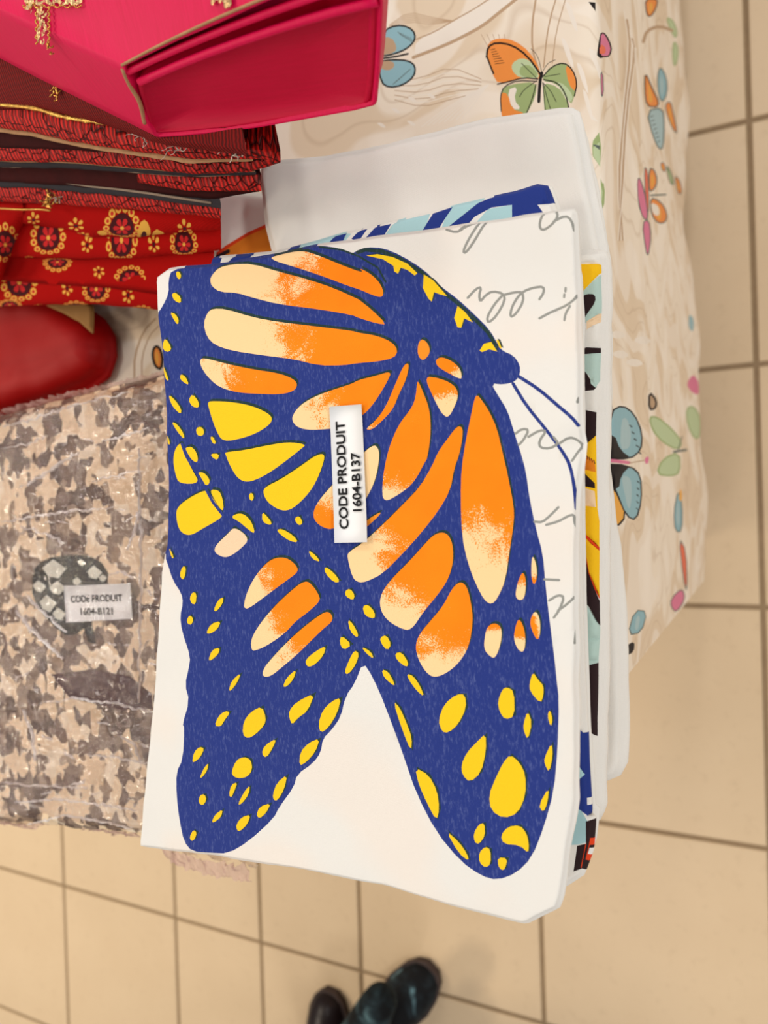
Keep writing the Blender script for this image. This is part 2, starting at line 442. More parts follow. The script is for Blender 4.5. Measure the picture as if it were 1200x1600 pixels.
# orange and green butterfly
wing(Z, [(668, 245), (700, 205), (780, 200), (860, 240), (920, 310), (950, 385), (940, 415), (840, 410), (730, 440), (700, 390), (675, 320)], OR, 0)
tp.append((chaikin(Z((800, 330), (850, 300), (900, 320), (945, 395), (930, 410), (840, 408), (800, 370)), 1), PG))
tp.append((chaikin(Z((850, 340), (900, 340), (945, 400), (870, 405), (835, 385)), 1), SG))
wing(Z, [(745, 470), (790, 440), (930, 425), (925, 500), (870, 610), (830, 640), (760, 640), (740, 540)], SG, 0)
tp.append((chaikin(Z((745, 480), (780, 490), (800, 570), (870, 590), (870, 640), (755, 640), (738, 550)), 1), OR))
tp.append((chaikin(Z((775, 470), (830, 450), (810, 520), (850, 570), (800, 570)), 1), CM))
wing(Z, [(960, 400), (1000, 345), (1070, 325), (1120, 370), (1140, 440), (1120, 520), (1105, 545), (1075, 480), (1020, 430), (965, 425)], SG, 0)
tp.append((chaikin(Z((1075, 335), (1115, 365), (1140, 430), (1130, 480), (1095, 440)), 1), OR))
tp.append((chaikin(Z((1030, 425), (1075, 440), (1120, 500), (1105, 540), (1060, 480)), 1), PG))
wing(Z, [(960, 430), (1040, 450), (1085, 520), (1095, 570), (1040, 620), (975, 640), (965, 520)], SG, 0)
ln(Z, [(668, 300), (675, 245), (720, 222), (800, 235), (880, 290), (950, 390)], BK, 3)
ln(Z, [(668, 290), (690, 350), (705, 385)], BK, 2.6)
ln(Z, [(725, 440), (790, 425), (860, 405), (935, 412)], BK, 2.2); ln(Z, [(930, 425), (830, 420), (760, 450), (740, 500), (745, 580)], BK, 1.8)
ln(Z, [(925, 440), (905, 520), (870, 605)], BK, 1.6); ln(Z, [(930, 420), (860, 470), (840, 505)], BK, 1.2)
ln(Z, [(935, 415), (880, 360), (850, 330)], BK, 1.1); ln(Z, [(960, 400), (1010, 345), (1070, 325), (1115, 360), (1140, 430), (1125, 500)], BK, 2.0)
ln(Z, [(965, 415), (1040, 430), (1080, 490), (1095, 560)], BK, 2.0); ln(Z, [(960, 430), (1000, 470), (1030, 530)], BK, 1.1)
ln(Z, [(965, 440), (985, 520), (1010, 600)], BK, 1.1); ln(Z, [(970, 400), (1050, 385)], BK, 1.1); ln(Z, [(960, 430), (970, 520), (975, 600)], BK, 1.1)
for q in range(7): ln(Z, [(690 + q * 4, 262 + q * 12), (712 + q * 8, 256 + q * 12)], BK, 1.0, 0)
ln(Z, [(955, 380), (945, 430), (940, 530)], BK, 5.0); ln(Z, [(955, 375), (935, 290), (900, 255)], BK, .9); ln(Z, [(962, 370), (985, 330), (1025, 312)], BK, .9)
# blue butterfly beside the pink box
wing(Z, [(110, 290), (120, 180), (160, 140), (230, 130), (285, 155), (298, 200), (270, 240), (220, 270), (150, 290)], BL, BK, 2)
wing(Z, [(100, 320), (180, 310), (260, 315), (298, 345), (290, 400), (230, 445), (160, 457), (118, 430)], BL, BK, 2)
tp.append((chaikin(Z((105, 200), (170, 190), (200, 240), (190, 275), (110, 290)), 1), BR)); tp.append((chaikin(Z((105, 320), (180, 315), (190, 350), (150, 370), (105, 350)), 1), BR))
ln(Z, [(100, 305), (180, 298), (258, 280)], BK, 3)
for q in range(6): ln(Z, [(205 + q * 13, 165 + q * 6), (225 + q * 12, 185 + q * 8)], GR, 1, 0); ln(Z, [(180 + q * 14, 440 - q * 12), (200 + q * 14, 420 - q * 12)], GR, 1, 0)
# butterflies on the falling side
Y = cr(900, 0, 4.0)
wing(Y, [(90, -20), (128, 60), (126, 130), (105, 80)], AM, BK, 1.2); wing(Y, [(430, -10), (510, -10), (500, 50), (465, 105), (440, 90)], OR, BK, 1.4)
wing(Y, [(147, 230), (160, 200), (185, 215), (220, 290), (210, 345), (180, 355), (147, 345)], PK, BK, 1.6); tp.append((chaikin(Y((148, 265), (185, 300), (180, 335), (148, 335)), 1), CO_))
wing(Y, [(155, 430), (168, 480), (168, 590), (160, 600), (155, 500)], PK, GR, .9)
wing(Y, [(562, 105), (605, 125), (630, 190), (625, 240), (595, 200)], PG, SG, 1.4); wing(Y, [(612, 250), (640, 300), (630, 390), (610, 415), (602, 330)], PG, SG, 1.4)
wing(Y, [(432, 445), (470, 540), (520, 640), (500, 670), (440, 660), (428, 560)], OR, BK, 1.4); wing(Y, [(525, 410), (565, 480), (570, 580), (540, 640), (515, 600), (508, 480)], BL, GR, 1.3)
wing(Y, [(440, 690), (540, 670), (552, 780), (545, 920), (520, 935), (480, 850)], ST, GR, 1.5); wing(Y, [(555, 650), (590, 630), (605, 700), (635, 840), (600, 800), (570, 720)], OR, GR, 1.2)
for q in range(7): ln(Y, [(462 + q * 8, 730 + q * 26), (482 + q * 7, 722 + q * 26)], BK, 1.2, 0)
wing(Y, [(140, 700), (160, 860), (158, 1050), (145, 1060), (110, 940), (125, 850)], PG, SG, 1.2); wing(Y, [(150, 1080), (175, 1150), (172, 1300), (165, 1320), (152, 1200)], PG, SG, 1.1); ln(Y, [(120, 900), (145, 1000), (150, 1100)], GR, 1.6)
wing(Y, [(380, 1120), (400, 1110), (440, 1250), (450, 1370), (420, 1370), (385, 1260)], PK, GR, 1.3); wing(Y, [(425, 1040), (445, 1060), (455, 1200), (452, 1350), (435, 1250)], CO_, GR, 1)
wing(Y, [(455, 1050), (490, 1060), (508, 1130), (490, 1180), (455, 1200)], OR, GR, 1.4); wing(Y, [(462, 1230), (530, 1260), (570, 1330), (560, 1390), (510, 1395), (470, 1340)], OR, GR, 1.4)
tp.append((chaikin(Y((465, 1260), (520, 1290), (520, 1350), (480, 1340)), 1), CM)); ln(Y, [(465, 1220), (560, 1215)], GR, 2.6)
wing(Y, [(412, 1390), (455, 1370), (468, 1480), (450, 1600), (435, 1570)], PK, GR, 1.2)
wing(Y, [(525, 1020), (550, 1015), (560, 1070), (540, 1070)], OR, GR, 1); wing(Y, [(560, 1020), (600, 1090), (612, 1160), (585, 1140)], SG, GR, 1); wing(Y, [(615, 1090), (650, 1130), (662, 1210), (635, 1210)], OR, GR, 1)
X5 = cr(860, 380, 2.2857)
wing(X5, [(150, 540), (205, 530), (222, 600), (200, 700), (150, 700)], AM, BK, 2); wing(X5, [(150, 850), (230, 880), (265, 940), (260, 1000), (195, 1020), (150, 1010)], AM, BK, 2)
wing(X5, [(195, 770), (215, 600), (255, 578), (300, 610), (328, 680), (322, 740), (285, 770)], BL, BK, 1.8); wing(X5, [(195, 790), (285, 795), (322, 830), (325, 920), (305, 990), (270, 975), (235, 890)], BL, BK, 1.8)
tp.append((chaikin(X5((150, 760), (185, 660), (225, 680), (250, 740), (290, 768), (200, 775)), 1), BK)); tp.append((chaikin(X5((150, 785), (290, 790), (250, 830), (245, 880), (190, 880)), 1), BK))
for q in range(5): ln(X5, [(282 + q * 8, 650 + q * 24), (290 + q * 8, 656 + q * 24)], BK, 2, 0); ln(X5, [(310 - q * 1, 850 + q * 24), (316 - q, 856 + q * 24)], BK, 1.6, 0)
ln(X5, [(190, 772), (280, 784)], PK, 5); ln(X5, [(280, 785), (340, 775)], BR, 1.6); wing(X5, [(335, 765), (350, 760), (350, 785), (338, 790)], PK, 0)
wing(X5, [(352, 530), (378, 560), (375, 590), (352, 595)], BR, BK, 2.4)
wing(X5, [(352, 620), (380, 620), (430, 660), (470, 710), (455, 740), (400, 710), (365, 670)], PG, SG, 1.8); wing(X5, [(400, 770), (460, 745), (462, 820), (430, 832), (378, 825)], PG, SG, 1.8)
ln(X5, [(440, 745), (485, 738)], GR, 3.5); ln(X5, [(455, 740), (470, 690)], GR, 1.4)
wing(X5, [(485, 500), (510, 465), (532, 500), (530, 545), (500, 530)], PK, 0); wing(X5, [(485, 590), (510, 580), (535, 620), (535, 690), (515, 700), (490, 650)], PG, SG, 1.6)
wing(X5, [(455, 880), (470, 930), (470, 1030), (445, 1030), (440, 960)], BL, GR, 1.2); wing(X5, [(460, 880), (468, 880), (470, 920), (458, 920)], AM, 0)
wing(X5, [(458, 1050), (485, 1100), (488, 1250), (475, 1200)], CO_, GR, 1.1); wing(X5, [(430, 1270), (470, 1230), (482, 1270), (450, 1320), (430, 1300)], PK, GR, 1.2)
wing(X5, [(300, 1310), (345, 1315), (325, 1390), (275, 1400)], BL, GR, 1.2); wing(X5, [(265, 1440), (300, 1420), (298, 1460), (270, 1475)], BK, 0); wing(X5, [(250, 1490), (275, 1480), (262, 1515)], CO_, 0)
wing(X5, [(495, 250), (512, 270), (510, 320), (492, 300)], BL, 0)
for a, b in ((250, 400), (300, 430), (330, 350), (240, 330)): tp.append((chaikin(X5((a - 40, b - 5), (a, b - 22), (a + 35, b), (a, b + 14)), 1), CM))
for q in range(5): ln(Y, [(300 + q * 16, 60 + q * 60), (330 + q * 12, 300), (290 + q * 8, 700), (250 + q * 12, 1150), (300 - q * 10, 1500)], BR if q % 2 else CM, 1.6 + q % 2)
ln(Y, [(420, 260), (440, 190), (520, 160), (600, 190)], BR, 5)
# print partly under the stacks on the left
L3 = cr(0, 440, 4.2857)
wing(L3, [(1030, 440), (1060, 430), (1090, 500), (1080, 590), (1040, 570), (1020, 500)], OR, BK, 3)
ln(L3, [(900, 640), (900, 500), (960, 330), (1040, 250)], BR, 3); ln(L3, [(950, 640), (950, 500), (1000, 360), (1060, 300)], BR, 2)
tps = []; rep = []
for q, m in tp:
    u = [uvp(a, b) for a, b in q]; cxu = sum(a for a, b in u) / len(u); cyu = sum(b for a, b in u) / len(u); tps.append((u, m))
    if 755 < sum(p[0] for p in q) / len(q) < 910 and 55 < sum(p[1] for p in q) / len(q) < 195 and m in (OR, SG, BK, PG): rep.append((u, m))
for ox, oy, an, sc_ in ((-.42, .42, .8, 1), (-.75, .28, 2.1, .9), (-1.05, .62, 4.0, 1), (-.2, .62, 5.2, .9), (-.62, .8, 3.0, 1), (.16, .62, 1.6, .8), (.32, .5, 4.4, .9), (.3, .85, .4, .9), (-.95, .05, 5.6, .9)):
    c_, s_ = math.cos(an) * sc_, math.sin(an) * sc_; bx, by = P(842, 128, .51).x * 1000, P(842, 128, .51).y * 1000
    for u, m in rep: tps.append(([(bx + ox * 1000 + (a - bx) * c_ - (b - by) * s_, by + oy * 1000 + (a - bx) * s_ + (b - by) * c_) for a, b in u], m))
ol = resample([((XE + LD) * 1000, YE * 1000), ((XE + LD) * 1000, 1250), (-1500, 1250), (-1500, YE * 1000)], 12)
g = []
yy = YE
while yy < 1.25:
    xx = -1.49
    while xx < XE + LD:
        fine = yy < .8 and xx > XE - .02
        g.append((xx * 1000 + random.uniform(-2, 2), yy * 1000 + random.uniform(-2, 2))); xx += .012 if fine else .03
        if XE - .014 < xx < XE + .014: g.append(((XE - .005) * 1000, yy * 1000)); g.append(((XE + .004) * 1000, yy * 1000)); g.append(((XE + .011) * 1000, yy * 1000))
    yy += .012
v, tr, ix = cdt(ol, [q for q, m in tps], g)
cl = tag(empty('tablecloth', (-.7, .5, ZT)), 'beige tablecloth printed with scrolls and butterflies, falling over the table edge', 'tablecloth')
o = mesh('printed_cloth', [drape(a / 1000, b / 1000) for a, b in v], tr, TC, cl, [0 if i < 0 else tps[i][1] for i in ix])
uv = o.data.uv_layers.new(name='UVMap')
vi = np.zeros(len(o.data.loops), dtype=np.int32); o.data.loops.foreach_get('vertex_index', vi)
uv.data.foreach_set('uv', (np.array(v)[vi] / 1000).ravel())
V = []; Fc = []; nx_, nz_ = 90, 14        # the cloth's fall at the end of the table
for i in range(nx_ + 1):
    x = -1.5 + (XE + 1.5) * i / nx_; e = min(1, (nx_ - i) / 8)
    for j in range(nz_ + 1):
        s = LD * j / nz_
        V.append((x + (1 - e) * (drape(XE + s, YE).x - XE if s > .012 else 0) , YE - .0 + e * .012 * s / LD * math.sin(x * 24), ZT - s))
for i in range(nx_):
    for j in range(nz_): a = i * (nz_ + 1) + j; Fc.append([a, a + 1, a + nz_ + 2, a + nz_ + 1])
o2 = mesh('end_fall', V, Fc, m_ground, cl); uv = o2.data.uv_layers.new(name='UVMap')
for lp_ in o2.data.loops: p = o2.data.vertices[lp_.vertex_index].co; uv.data[lp_.index].uv = (p.x, p.z)

# ------------------------------------------------------------------ the big butterfly print (traced in photo crops)
A = cr(230, 380, 3.4286); B = cr(560, 380, 3.4286); Cc = cr(230, 700, 3.4286); Dd = cr(540, 700, 3.1579); E = cr(210, 1020, 3.4286); G = cr(540, 1020, 3.1579)
BLUE, ORG, YEL, GRN, CRM, GRY, WHT, ORC = 1, 2, 3, 4, 5, 6, 7, 8
blue = [(269, 422), (300, 415), (335, 408), (400, 396), (475, 384), (501, 384), (533, 388), (549, 396), (560, 390), (572, 386), (598, 387), (627, 399), (662, 421), (688, 447), (715, 467), (741, 491), (764, 514), (779, 540), (785, 548), (802, 555), (812, 570), (812, 584), (805, 596), (787, 601), (767, 599), (779, 619), (793, 642), (802, 672), (814, 710), (822, 738), (828, 782), (838, 827), (849, 865), (853, 915), (860, 972), (868, 1040), (870, 1061), (874, 1093), (871, 1172), (866, 1235), (850, 1292), (831, 1340), (806, 1365), (777, 1375), (752, 1368), (720, 1346), (682, 1299), (651, 1242), (629, 1178), (603, 1102), (584, 1058), (568, 1034), (556, 1067), (542, 1087), (534, 1119), (519, 1140), (505, 1154), (502, 1175), (490, 1192), (464, 1210), (459, 1230), (435, 1262), (426, 1280), (388, 1315), (356, 1334), (327, 1333), (300, 1331), (287, 1315), (281, 1282), (277, 1242), (276, 1207), (286, 1186), (289, 1137), (286, 1131), (295, 1096), (287, 1070), (293, 1044), (296, 1027), (284, 986), (282, 962), (287, 942), (285, 927), (271, 907), (262, 878), (255, 860), (255, 700), (248, 600), (240, 510), (246, 491), (255, 479), (265, 459), (264, 438)]
cells = [  # outline, cream end (pixel), orange end (pixel), kind
 (A((640, 80), (700, 58), (830, 38), (930, 70), (1050, 120), (1160, 160)) + B((0, 130), (60, 160), (110, 205), (135, 260), (125, 290), (80, 280), (0, 245)) + A((1080, 230), (950, 180), (800, 130)), (440, 395), (545, 425), ORG),
 (A((345, 170), (380, 130), (450, 112), (560, 108), (700, 150), (850, 190), (1000, 240), (1130, 300)) + B((0, 300), (70, 355), (150, 435), (100, 430), (0, 400)) + A((1100, 385), (930, 355), (700, 325), (560, 290), (480, 265), (390, 262), (345, 230), (335, 195)), (395, 425), (520, 478), ORG),
 (A((320, 370), (350, 350), (420, 352), (560, 395), (700, 420), (900, 445), (1100, 470)) + B((0, 480), (100, 495), (180, 530), (210, 575), (190, 615), (100, 635), (0, 643)) + A((1050, 655), (920, 655), (780, 620), (620, 600), (450, 575), (360, 545), (315, 500), (298, 430)), (385, 535), (500, 500), ORG),
 (A((280, 620), (310, 615), (420, 645), (560, 675), (700, 695), (780, 725), (805, 755), (790, 790), (720, 810), (600, 808), (480, 800), (380, 770), (320, 715), (285, 660)), (290, 570), (420, 600), ORG),
 (A((320, 850), (350, 845), (450, 850), (560, 870), (640, 905), (675, 935), (665, 970), (600, 1015), (520, 1045), (410, 1065), (375, 1010), (350, 950), (330, 890)), None, None, YEL),
 (A((780, 930), (820, 870), (900, 820), (1000, 785), (1100, 755)) + B((0, 735), (100, 710), (180, 685), (160, 740), (100, 840), (40, 915), (0, 935)) + A((1110, 985), (980, 995), (880, 1003), (820, 990), (790, 965)), (475, 660), (545, 610), ORG),
 (B((40, 1000), (100, 950), (150, 880), (200, 760), (240, 660), (265, 640), (272, 665), (255, 740), (220, 810), (190, 890), (130, 955), (80, 1000)), (560, 690), (600, 640), ORG),
 (A((420, 1120), (520, 1110), (640, 1085), (760, 1065), (860, 1078), (835, 1100)) + Cc((780, 45), (660, 130), (570, 175), (520, 182), (480, 160), (440, 90), (420, 30)), None, None, YEL),
 (Cc((950, 28), (957, 60), (920, 160), (870, 240), (800, 310), (750, 337), (700, 330), (640, 290), (615, 240), (625, 210), (720, 165), (830, 95), (900, 45)), None, None, YEL),
 (A((178, 1070), (195, 1085)) + Cc((200, 30), (240, 120), (280, 190), (170, 192), (150, 140), (138, 70), (150, 10)), None, None, YEL),
 (A((210, 1095), (240, 1088), (265, 1120), (272, 1160)) + Cc((262, 80), (235, 60), (210, 10)), None, None, YEL),
 (Cc((265, 130), (300, 130), (330, 165), (330, 190), (310, 203), (290, 170)), None, None, YEL),
 (Cc((235, 260), (290, 232), (320, 228), (350, 270), (408, 358), (380, 385), (300, 430), (240, 468), (200, 462), (170, 430), (155, 350), (170, 310)), None, None, YEL),
 (Cc((330, 222), (380, 225), (400, 260), (410, 320), (400, 340), (360, 280)), None, None, YEL),
 (Cc((445, 370), (480, 350), (520, 355), (560, 400), (578, 465), (530, 430), (490, 395)), None, None, YEL),
 (Cc((465, 420), (548, 485), (500, 540), (440, 585), (400, 582), (362, 555), (370, 520), (430, 460)), None, None, CRM),
 (Cc((520, 840), (530, 790), (570, 700), (630, 620), (680, 588), (740, 588), (790, 625), (808, 662), (750, 705), (690, 750), (600, 820), (540, 862), (522, 855)), (395, 935), (445, 885), ORG),
 (Cc((560, 1085), (555, 1030), (590, 960), (660, 870), (750, 780), (845, 705), (890, 740), (920, 790), (925, 820), (860, 880), (790, 930), (740, 990), (640, 1060), (580, 1085)), (405, 1005), (462, 940), ORG),
 (Cc((970, 868), (1000, 922), (940, 970), (870, 1040), (800, 1110)) + E((800, 70), (740, 120), (700, 132), (683, 112), (700, 75)) + Cc((640, 1160), (700, 1090), (800, 990), (900, 910)), (420, 1050), (490, 985), ORG),
 (Cc((985, 210), (920, 280), (888, 340), (893, 390), (940, 428), (1000, 438)) + Dd((60, 320), (105, 250), (150, 160), (172, 40), (165, 0)) + B((90, 1080), (40, 1115)), (520, 740), (512, 850), ORG),
 (Dd((60, 400), (105, 355), (183, 308), (150, 350), (60, 425)), None, None, ORC),
 (B((320, 735), (345, 790), (380, 880), (390, 980), (385, 1080), (370, 1160)) + Dd((400, 60), (340, 170), (270, 225), (185, 272), (182, 180), (195, 90)) + B((170, 1090), (220, 970), (290, 880), (310, 820), (315, 760)), (600, 790), (640, 720), ORG),
 (B((355, 715), (420, 720), (490, 745), (530, 780), (535, 830), (510, 890), (490, 925), (470, 932), (440, 900), (400, 820)), (695, 650), (690, 600), ORG),
 (B((420, 620), (450, 610), (500, 630), (545, 670), (555, 720), (545, 728), (480, 695), (430, 665), (415, 640)), (725, 592), (700, 568), ORG),
 (B((345, 512), (375, 540), (385, 580), (370, 610), (345, 630), (320, 605), (316, 560), (325, 525)), None, None, ORC),
 (B((540, 980), (560, 990), (560, 1040), (545, 1130)) + Dd((540, 100), (520, 210), (460, 310), (370, 420), (270, 530), (180, 620), (100, 660), (60, 665), (30, 640), (5, 540), (10, 515), (80, 470), (180, 380), (280, 280), (370, 190), (430, 90)) + B((430, 1120), (480, 1050), (520, 995)), (550, 890), (630, 810), ORG),
 (B((635, 810), (660, 840), (700, 900), (740, 990), (770, 1120)) + Dd((800, 130), (830, 280), (832, 360), (815, 480), (790, 650), (750, 740), (720, 772), (685, 755), (640, 670), (600, 560), (575, 440), (570, 250), (575, 100)) + B((580, 1040), (600, 940), (620, 840)), (745, 930), (785, 770), ORG),
 (Dd((480, 415), (510, 430), (530, 480), (530, 570), (500, 660), (440, 740), (380, 810), (320, 902), (270, 893), (200, 850), (165, 790), (170, 720), (220, 650), (310, 560), (400, 460), (440, 425)), (610, 970), (665, 895), ORG),
 (Dd((575, 662), (600, 690), (620, 780), (628, 860), (610, 980), (560, 1060), (500, 1110), (440, 1133), (400, 1110), (360, 1050), (340, 980), (360, 920), (420, 850), (480, 780), (520, 700), (550, 668)), (705, 1045), (690, 965), ORG),
 (Dd((925, 525), (945, 580), (945, 650), (930, 678), (918, 640), (918, 570)), (834, 880), (834, 920), ORG),
 (Dd((880, 612), (893, 660), (885, 740), (860, 753), (838, 735), (845, 680), (865, 625)), (812, 930), (815, 890), ORG),
 (Dd((945, 805), (963, 850), (962, 920), (948, 950), (925, 910), (910, 860), (925, 815)), (842, 975), (832, 978), ORG),
 (Dd((855, 838), (880, 880), (890, 950), (880, 1010), (850, 995), (828, 940), (838, 880)), (815, 1012), (812, 990), ORG),
 (Dd((700, 880), (735, 862), (770, 885), (768, 960), (740, 1040), (710, 1025), (682, 990), (688, 920)), (770, 995), (772, 975), ORG)]
spots = [A((155, 160), (170, 150), (185, 170), (180, 195), (165, 190)), A((135, 275), (155, 265), (185, 290), (185, 325), (150, 310)), A((125, 370), (155, 380), (172, 410), (165, 438), (150, 420)), A((95, 505), (130, 560), (115, 583), (85, 575), (80, 540)), A((80, 650), (100, 690), (117, 742), (95, 725)), A((180, 700), (205, 715), (222, 758), (200, 750), (173, 725)), A((115, 810), (150, 840), (185, 890), (182, 918), (140, 880), (120, 840)), A((220, 840), (240, 805), (275, 850), (275, 883), (240, 875)), A((130, 955), (165, 970), (200, 1020), (203, 1053), (165, 1010)), A((262, 990), (290, 982), (307, 1005), (300, 1033), (268, 1030)), A((338, 1038), (355, 1036), (372, 1072), (355, 1077)), A((338, 1128), (387, 1128), (377, 1162), (350, 1150)), A((108, 1025), (122, 1060), (122, 1083), (110, 1070)),
 Cc((540, 250), (555, 238), (568, 260), (560, 285), (543, 275)), Cc((613, 342), (640, 365), (667, 402), (655, 414), (615, 395)), Cc((788, 375), (815, 363), (832, 400), (815, 416), (795, 400)), Cc((690, 438), (720, 433), (780, 470), (804, 507), (760, 500), (710, 465)), Cc((856, 545), (900, 575), (927, 612), (880, 595)), Cc((948, 632), (1000, 670), (1032, 717), (1000, 722), (950, 670)), Cc((1058, 765), (1085, 753), (1110, 790), (1100, 817), (1060, 795)), Cc((1150, 850), (1180, 838), (1217, 880), (1217, 917), (1165, 900)), Cc((1073, 918), (1100, 940), (1132, 1000), (1122, 1017), (1085, 980)), Cc((1040, 1003), (1097, 1055), (1050, 1084), (1028, 1040)), Cc((1148, 1063), (1200, 1090), (1217, 1132), (1170, 1095)), Cc((1110, 1083), (1137, 1100), (1120, 1160), (1080, 1212), (1058, 1202), (1085, 1130)), Cc((853, 1130), (900, 1090), (957, 1058), (945, 1110), (900, 1160), (865, 1174), (850, 1155)),
 Cc((118, 525), (150, 588), (135, 590)), Cc((178, 680), (195, 632), (215, 638), (208, 690), (195, 707)), Cc((233, 800), (250, 770), (272, 778), (264, 837), (240, 832)), Cc((213, 920), (230, 893), (249, 915), (237, 947), (216, 942)), Cc((360, 870), (385, 813), (415, 797), (408, 835), (375, 875)), Cc((316, 992), (345, 940), (400, 926), (380, 970), (340, 995)), Cc((328, 1137), (350, 1080), (392, 1068), (387, 1100), (345, 1137)),
 Dd((168, 935), (200, 923), (224, 970), (205, 1000), (175, 965)), Dd((243, 1013), (275, 1008), (310, 1060), (300, 1084), (250, 1045)), G((180, 82), (210, 90), (240, 145), (242, 165), (190, 120)), G((303, 103), (335, 115), (370, 165), (390, 217), (350, 185), (310, 130)),
 G((237, 235), (270, 270), (300, 340), (327, 420), (322, 490), (280, 380)), G((460, 330), (490, 250), (550, 203), (592, 203), (599, 270), (560, 350), (510, 392), (478, 387)), G((753, 240), (775, 178), (800, 168), (832, 190), (835, 312), (790, 327), (763, 290)), G((908, 150), (925, 92), (950, 132), (977, 160), (977, 210), (962, 250), (910, 190)), G((878, 350), (898, 285), (920, 345), (900, 430), (880, 385)), G((995, 310), (1008, 278), (1022, 330), (1012, 368)), G((980, 520), (1017, 440), (1022, 510), (1005, 590), (983, 550)), G((953, 750), (1005, 660), (997, 740), (975, 788)), G((694, 395), (695, 480), (670, 590), (615, 637), (578, 600), (573, 550), (600, 490), (650, 438)), G((815, 500), (860, 538), (890, 600), (890, 700), (850, 792), (780, 817), (718, 777), (708, 700), (740, 620), (780, 538)), G((342, 567), (410, 603), (452, 680), (464, 770), (450, 828), (400, 740), (360, 650)), G((497, 875), (560, 930), (600, 990), (610, 1028), (560, 990)), G((633, 890), (660, 843), (687, 838), (690, 900), (660, 942), (638, 932)), G((766, 900), (800, 858), (860, 851), (892, 890), (904, 940), (902, 990), (860, 950), (780, 942)), G((660, 985), (690, 953), (717, 968), (717, 1042), (690, 1059), (660, 1032)), G((753, 1008), (800, 1013), (787, 1067), (770, 1072), (753, 1050)),
 E((503, 202), (520, 150), (572, 105), (550, 160), (515, 204)), E((798, 180), (820, 130), (870, 87), (855, 140), (820, 180)), E((428, 392), (445, 343), (480, 313), (510, 320), (480, 360), (460, 397)), E((573, 440), (580, 370), (620, 318), (682, 286), (703, 350), (692, 390), (640, 442), (600, 463)), E((833, 310), (870, 263), (968, 213), (932, 310), (880, 347), (850, 383), (836, 350)), E((988, 380), (1010, 308), (1060, 258), (1115, 235), (1092, 320), (1040, 402), (1000, 428)), E((883, 605), (890, 530), (940, 478), (996, 457), (972, 530), (920, 587)), E((673, 545), (690, 500), (758, 459), (737, 510), (700, 568)), E((308, 582), (320, 530), (350, 503), (375, 513), (352, 560), (320, 587)), E((348, 670), (370, 620), (397, 588), (390, 630), (360, 670)), E((516, 640), (540, 578), (580, 560), (617, 578), (624, 630), (600, 667), (560, 677), (528, 667)), E((343, 802), (350, 763), (375, 758), (385, 790), (365, 820)), E((503, 762), (515, 708), (547, 696), (532, 740), (515, 780)), E((548, 817), (580, 750), (612, 712), (607, 760), (570, 812)), E((738, 762), (760, 698), (818, 652), (802, 730), (765, 792), (743, 792)), E((648, 872), (665, 828), (728, 807), (702, 860), (665, 892)), E((543, 922), (570, 883), (617, 870), (602, 920), (565, 957), (548, 952)), E((413, 907), (430, 868), (472, 838), (464, 880), (425, 910)), E((295, 987), (315, 948), (334, 963), (322, 1000), (303, 1010)),
 B((40, 65), (100, 58), (180, 72), (260, 108), (315, 160), (300, 172), (260, 142), (225, 130), (210, 162), (190, 150), (185, 120), (130, 85)), B((350, 167), (400, 198), (475, 283), (440, 275), (405, 262), (393, 313), (375, 297), (345, 240)), B((530, 335), (570, 368), (613, 424), (565, 402), (550, 453), (530, 450), (513, 400)), B((648, 575), (670, 538), (710, 528), (743, 580), (700, 567), (660, 582)), B((735, 515), (750, 520), (768, 565), (755, 560))]
mp_ = []; crm = {}
mp_.append((chaikin(blue, 1), BLUE))
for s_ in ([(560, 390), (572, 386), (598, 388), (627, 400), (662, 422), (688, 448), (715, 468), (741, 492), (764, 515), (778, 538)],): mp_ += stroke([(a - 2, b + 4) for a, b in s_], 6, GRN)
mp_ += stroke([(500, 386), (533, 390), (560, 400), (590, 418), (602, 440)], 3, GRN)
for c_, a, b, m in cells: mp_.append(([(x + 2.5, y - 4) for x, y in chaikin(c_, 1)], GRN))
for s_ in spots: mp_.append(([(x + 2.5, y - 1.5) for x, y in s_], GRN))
D1 = .33
for c_, a, b, m in cells:
    if a:
        crm[len(mp_)] = (tuple(P(a[0], a[1], D1))[:2], tuple(P(b[0], b[1], D1))[:2])
    mp_.append((chaikin(c_, 2 if len(c_) < 20 else 1), m))
for s_ in spots[:-5]: mp_.append((chaikin(s_, 1), YEL))
for s_ in spots[-5:]: mp_.append((s_, YEL))
mp_ += stroke(A((190, 1075), (205, 1120)) + Cc((215, 50), (260, 130), (300, 200), (350, 290), (410, 365), (440, 385), (500, 430), (560, 480)), 4.5, BLUE)
H4 = cr(700, 320, 4.615); H5 = cr(800, 620, 4.0)
mp_ += stroke(chaikin([(810, 588), (840, 607), (868, 631), (893, 652), (902, 664)], 1, False), 5.5, BLUE)
mp_ += stroke(chaikin([(801, 599), (822, 634), (851, 669), (875, 702), (890, 727), (897, 760), (900, 795)], 1, False), 5.2, BLUE)
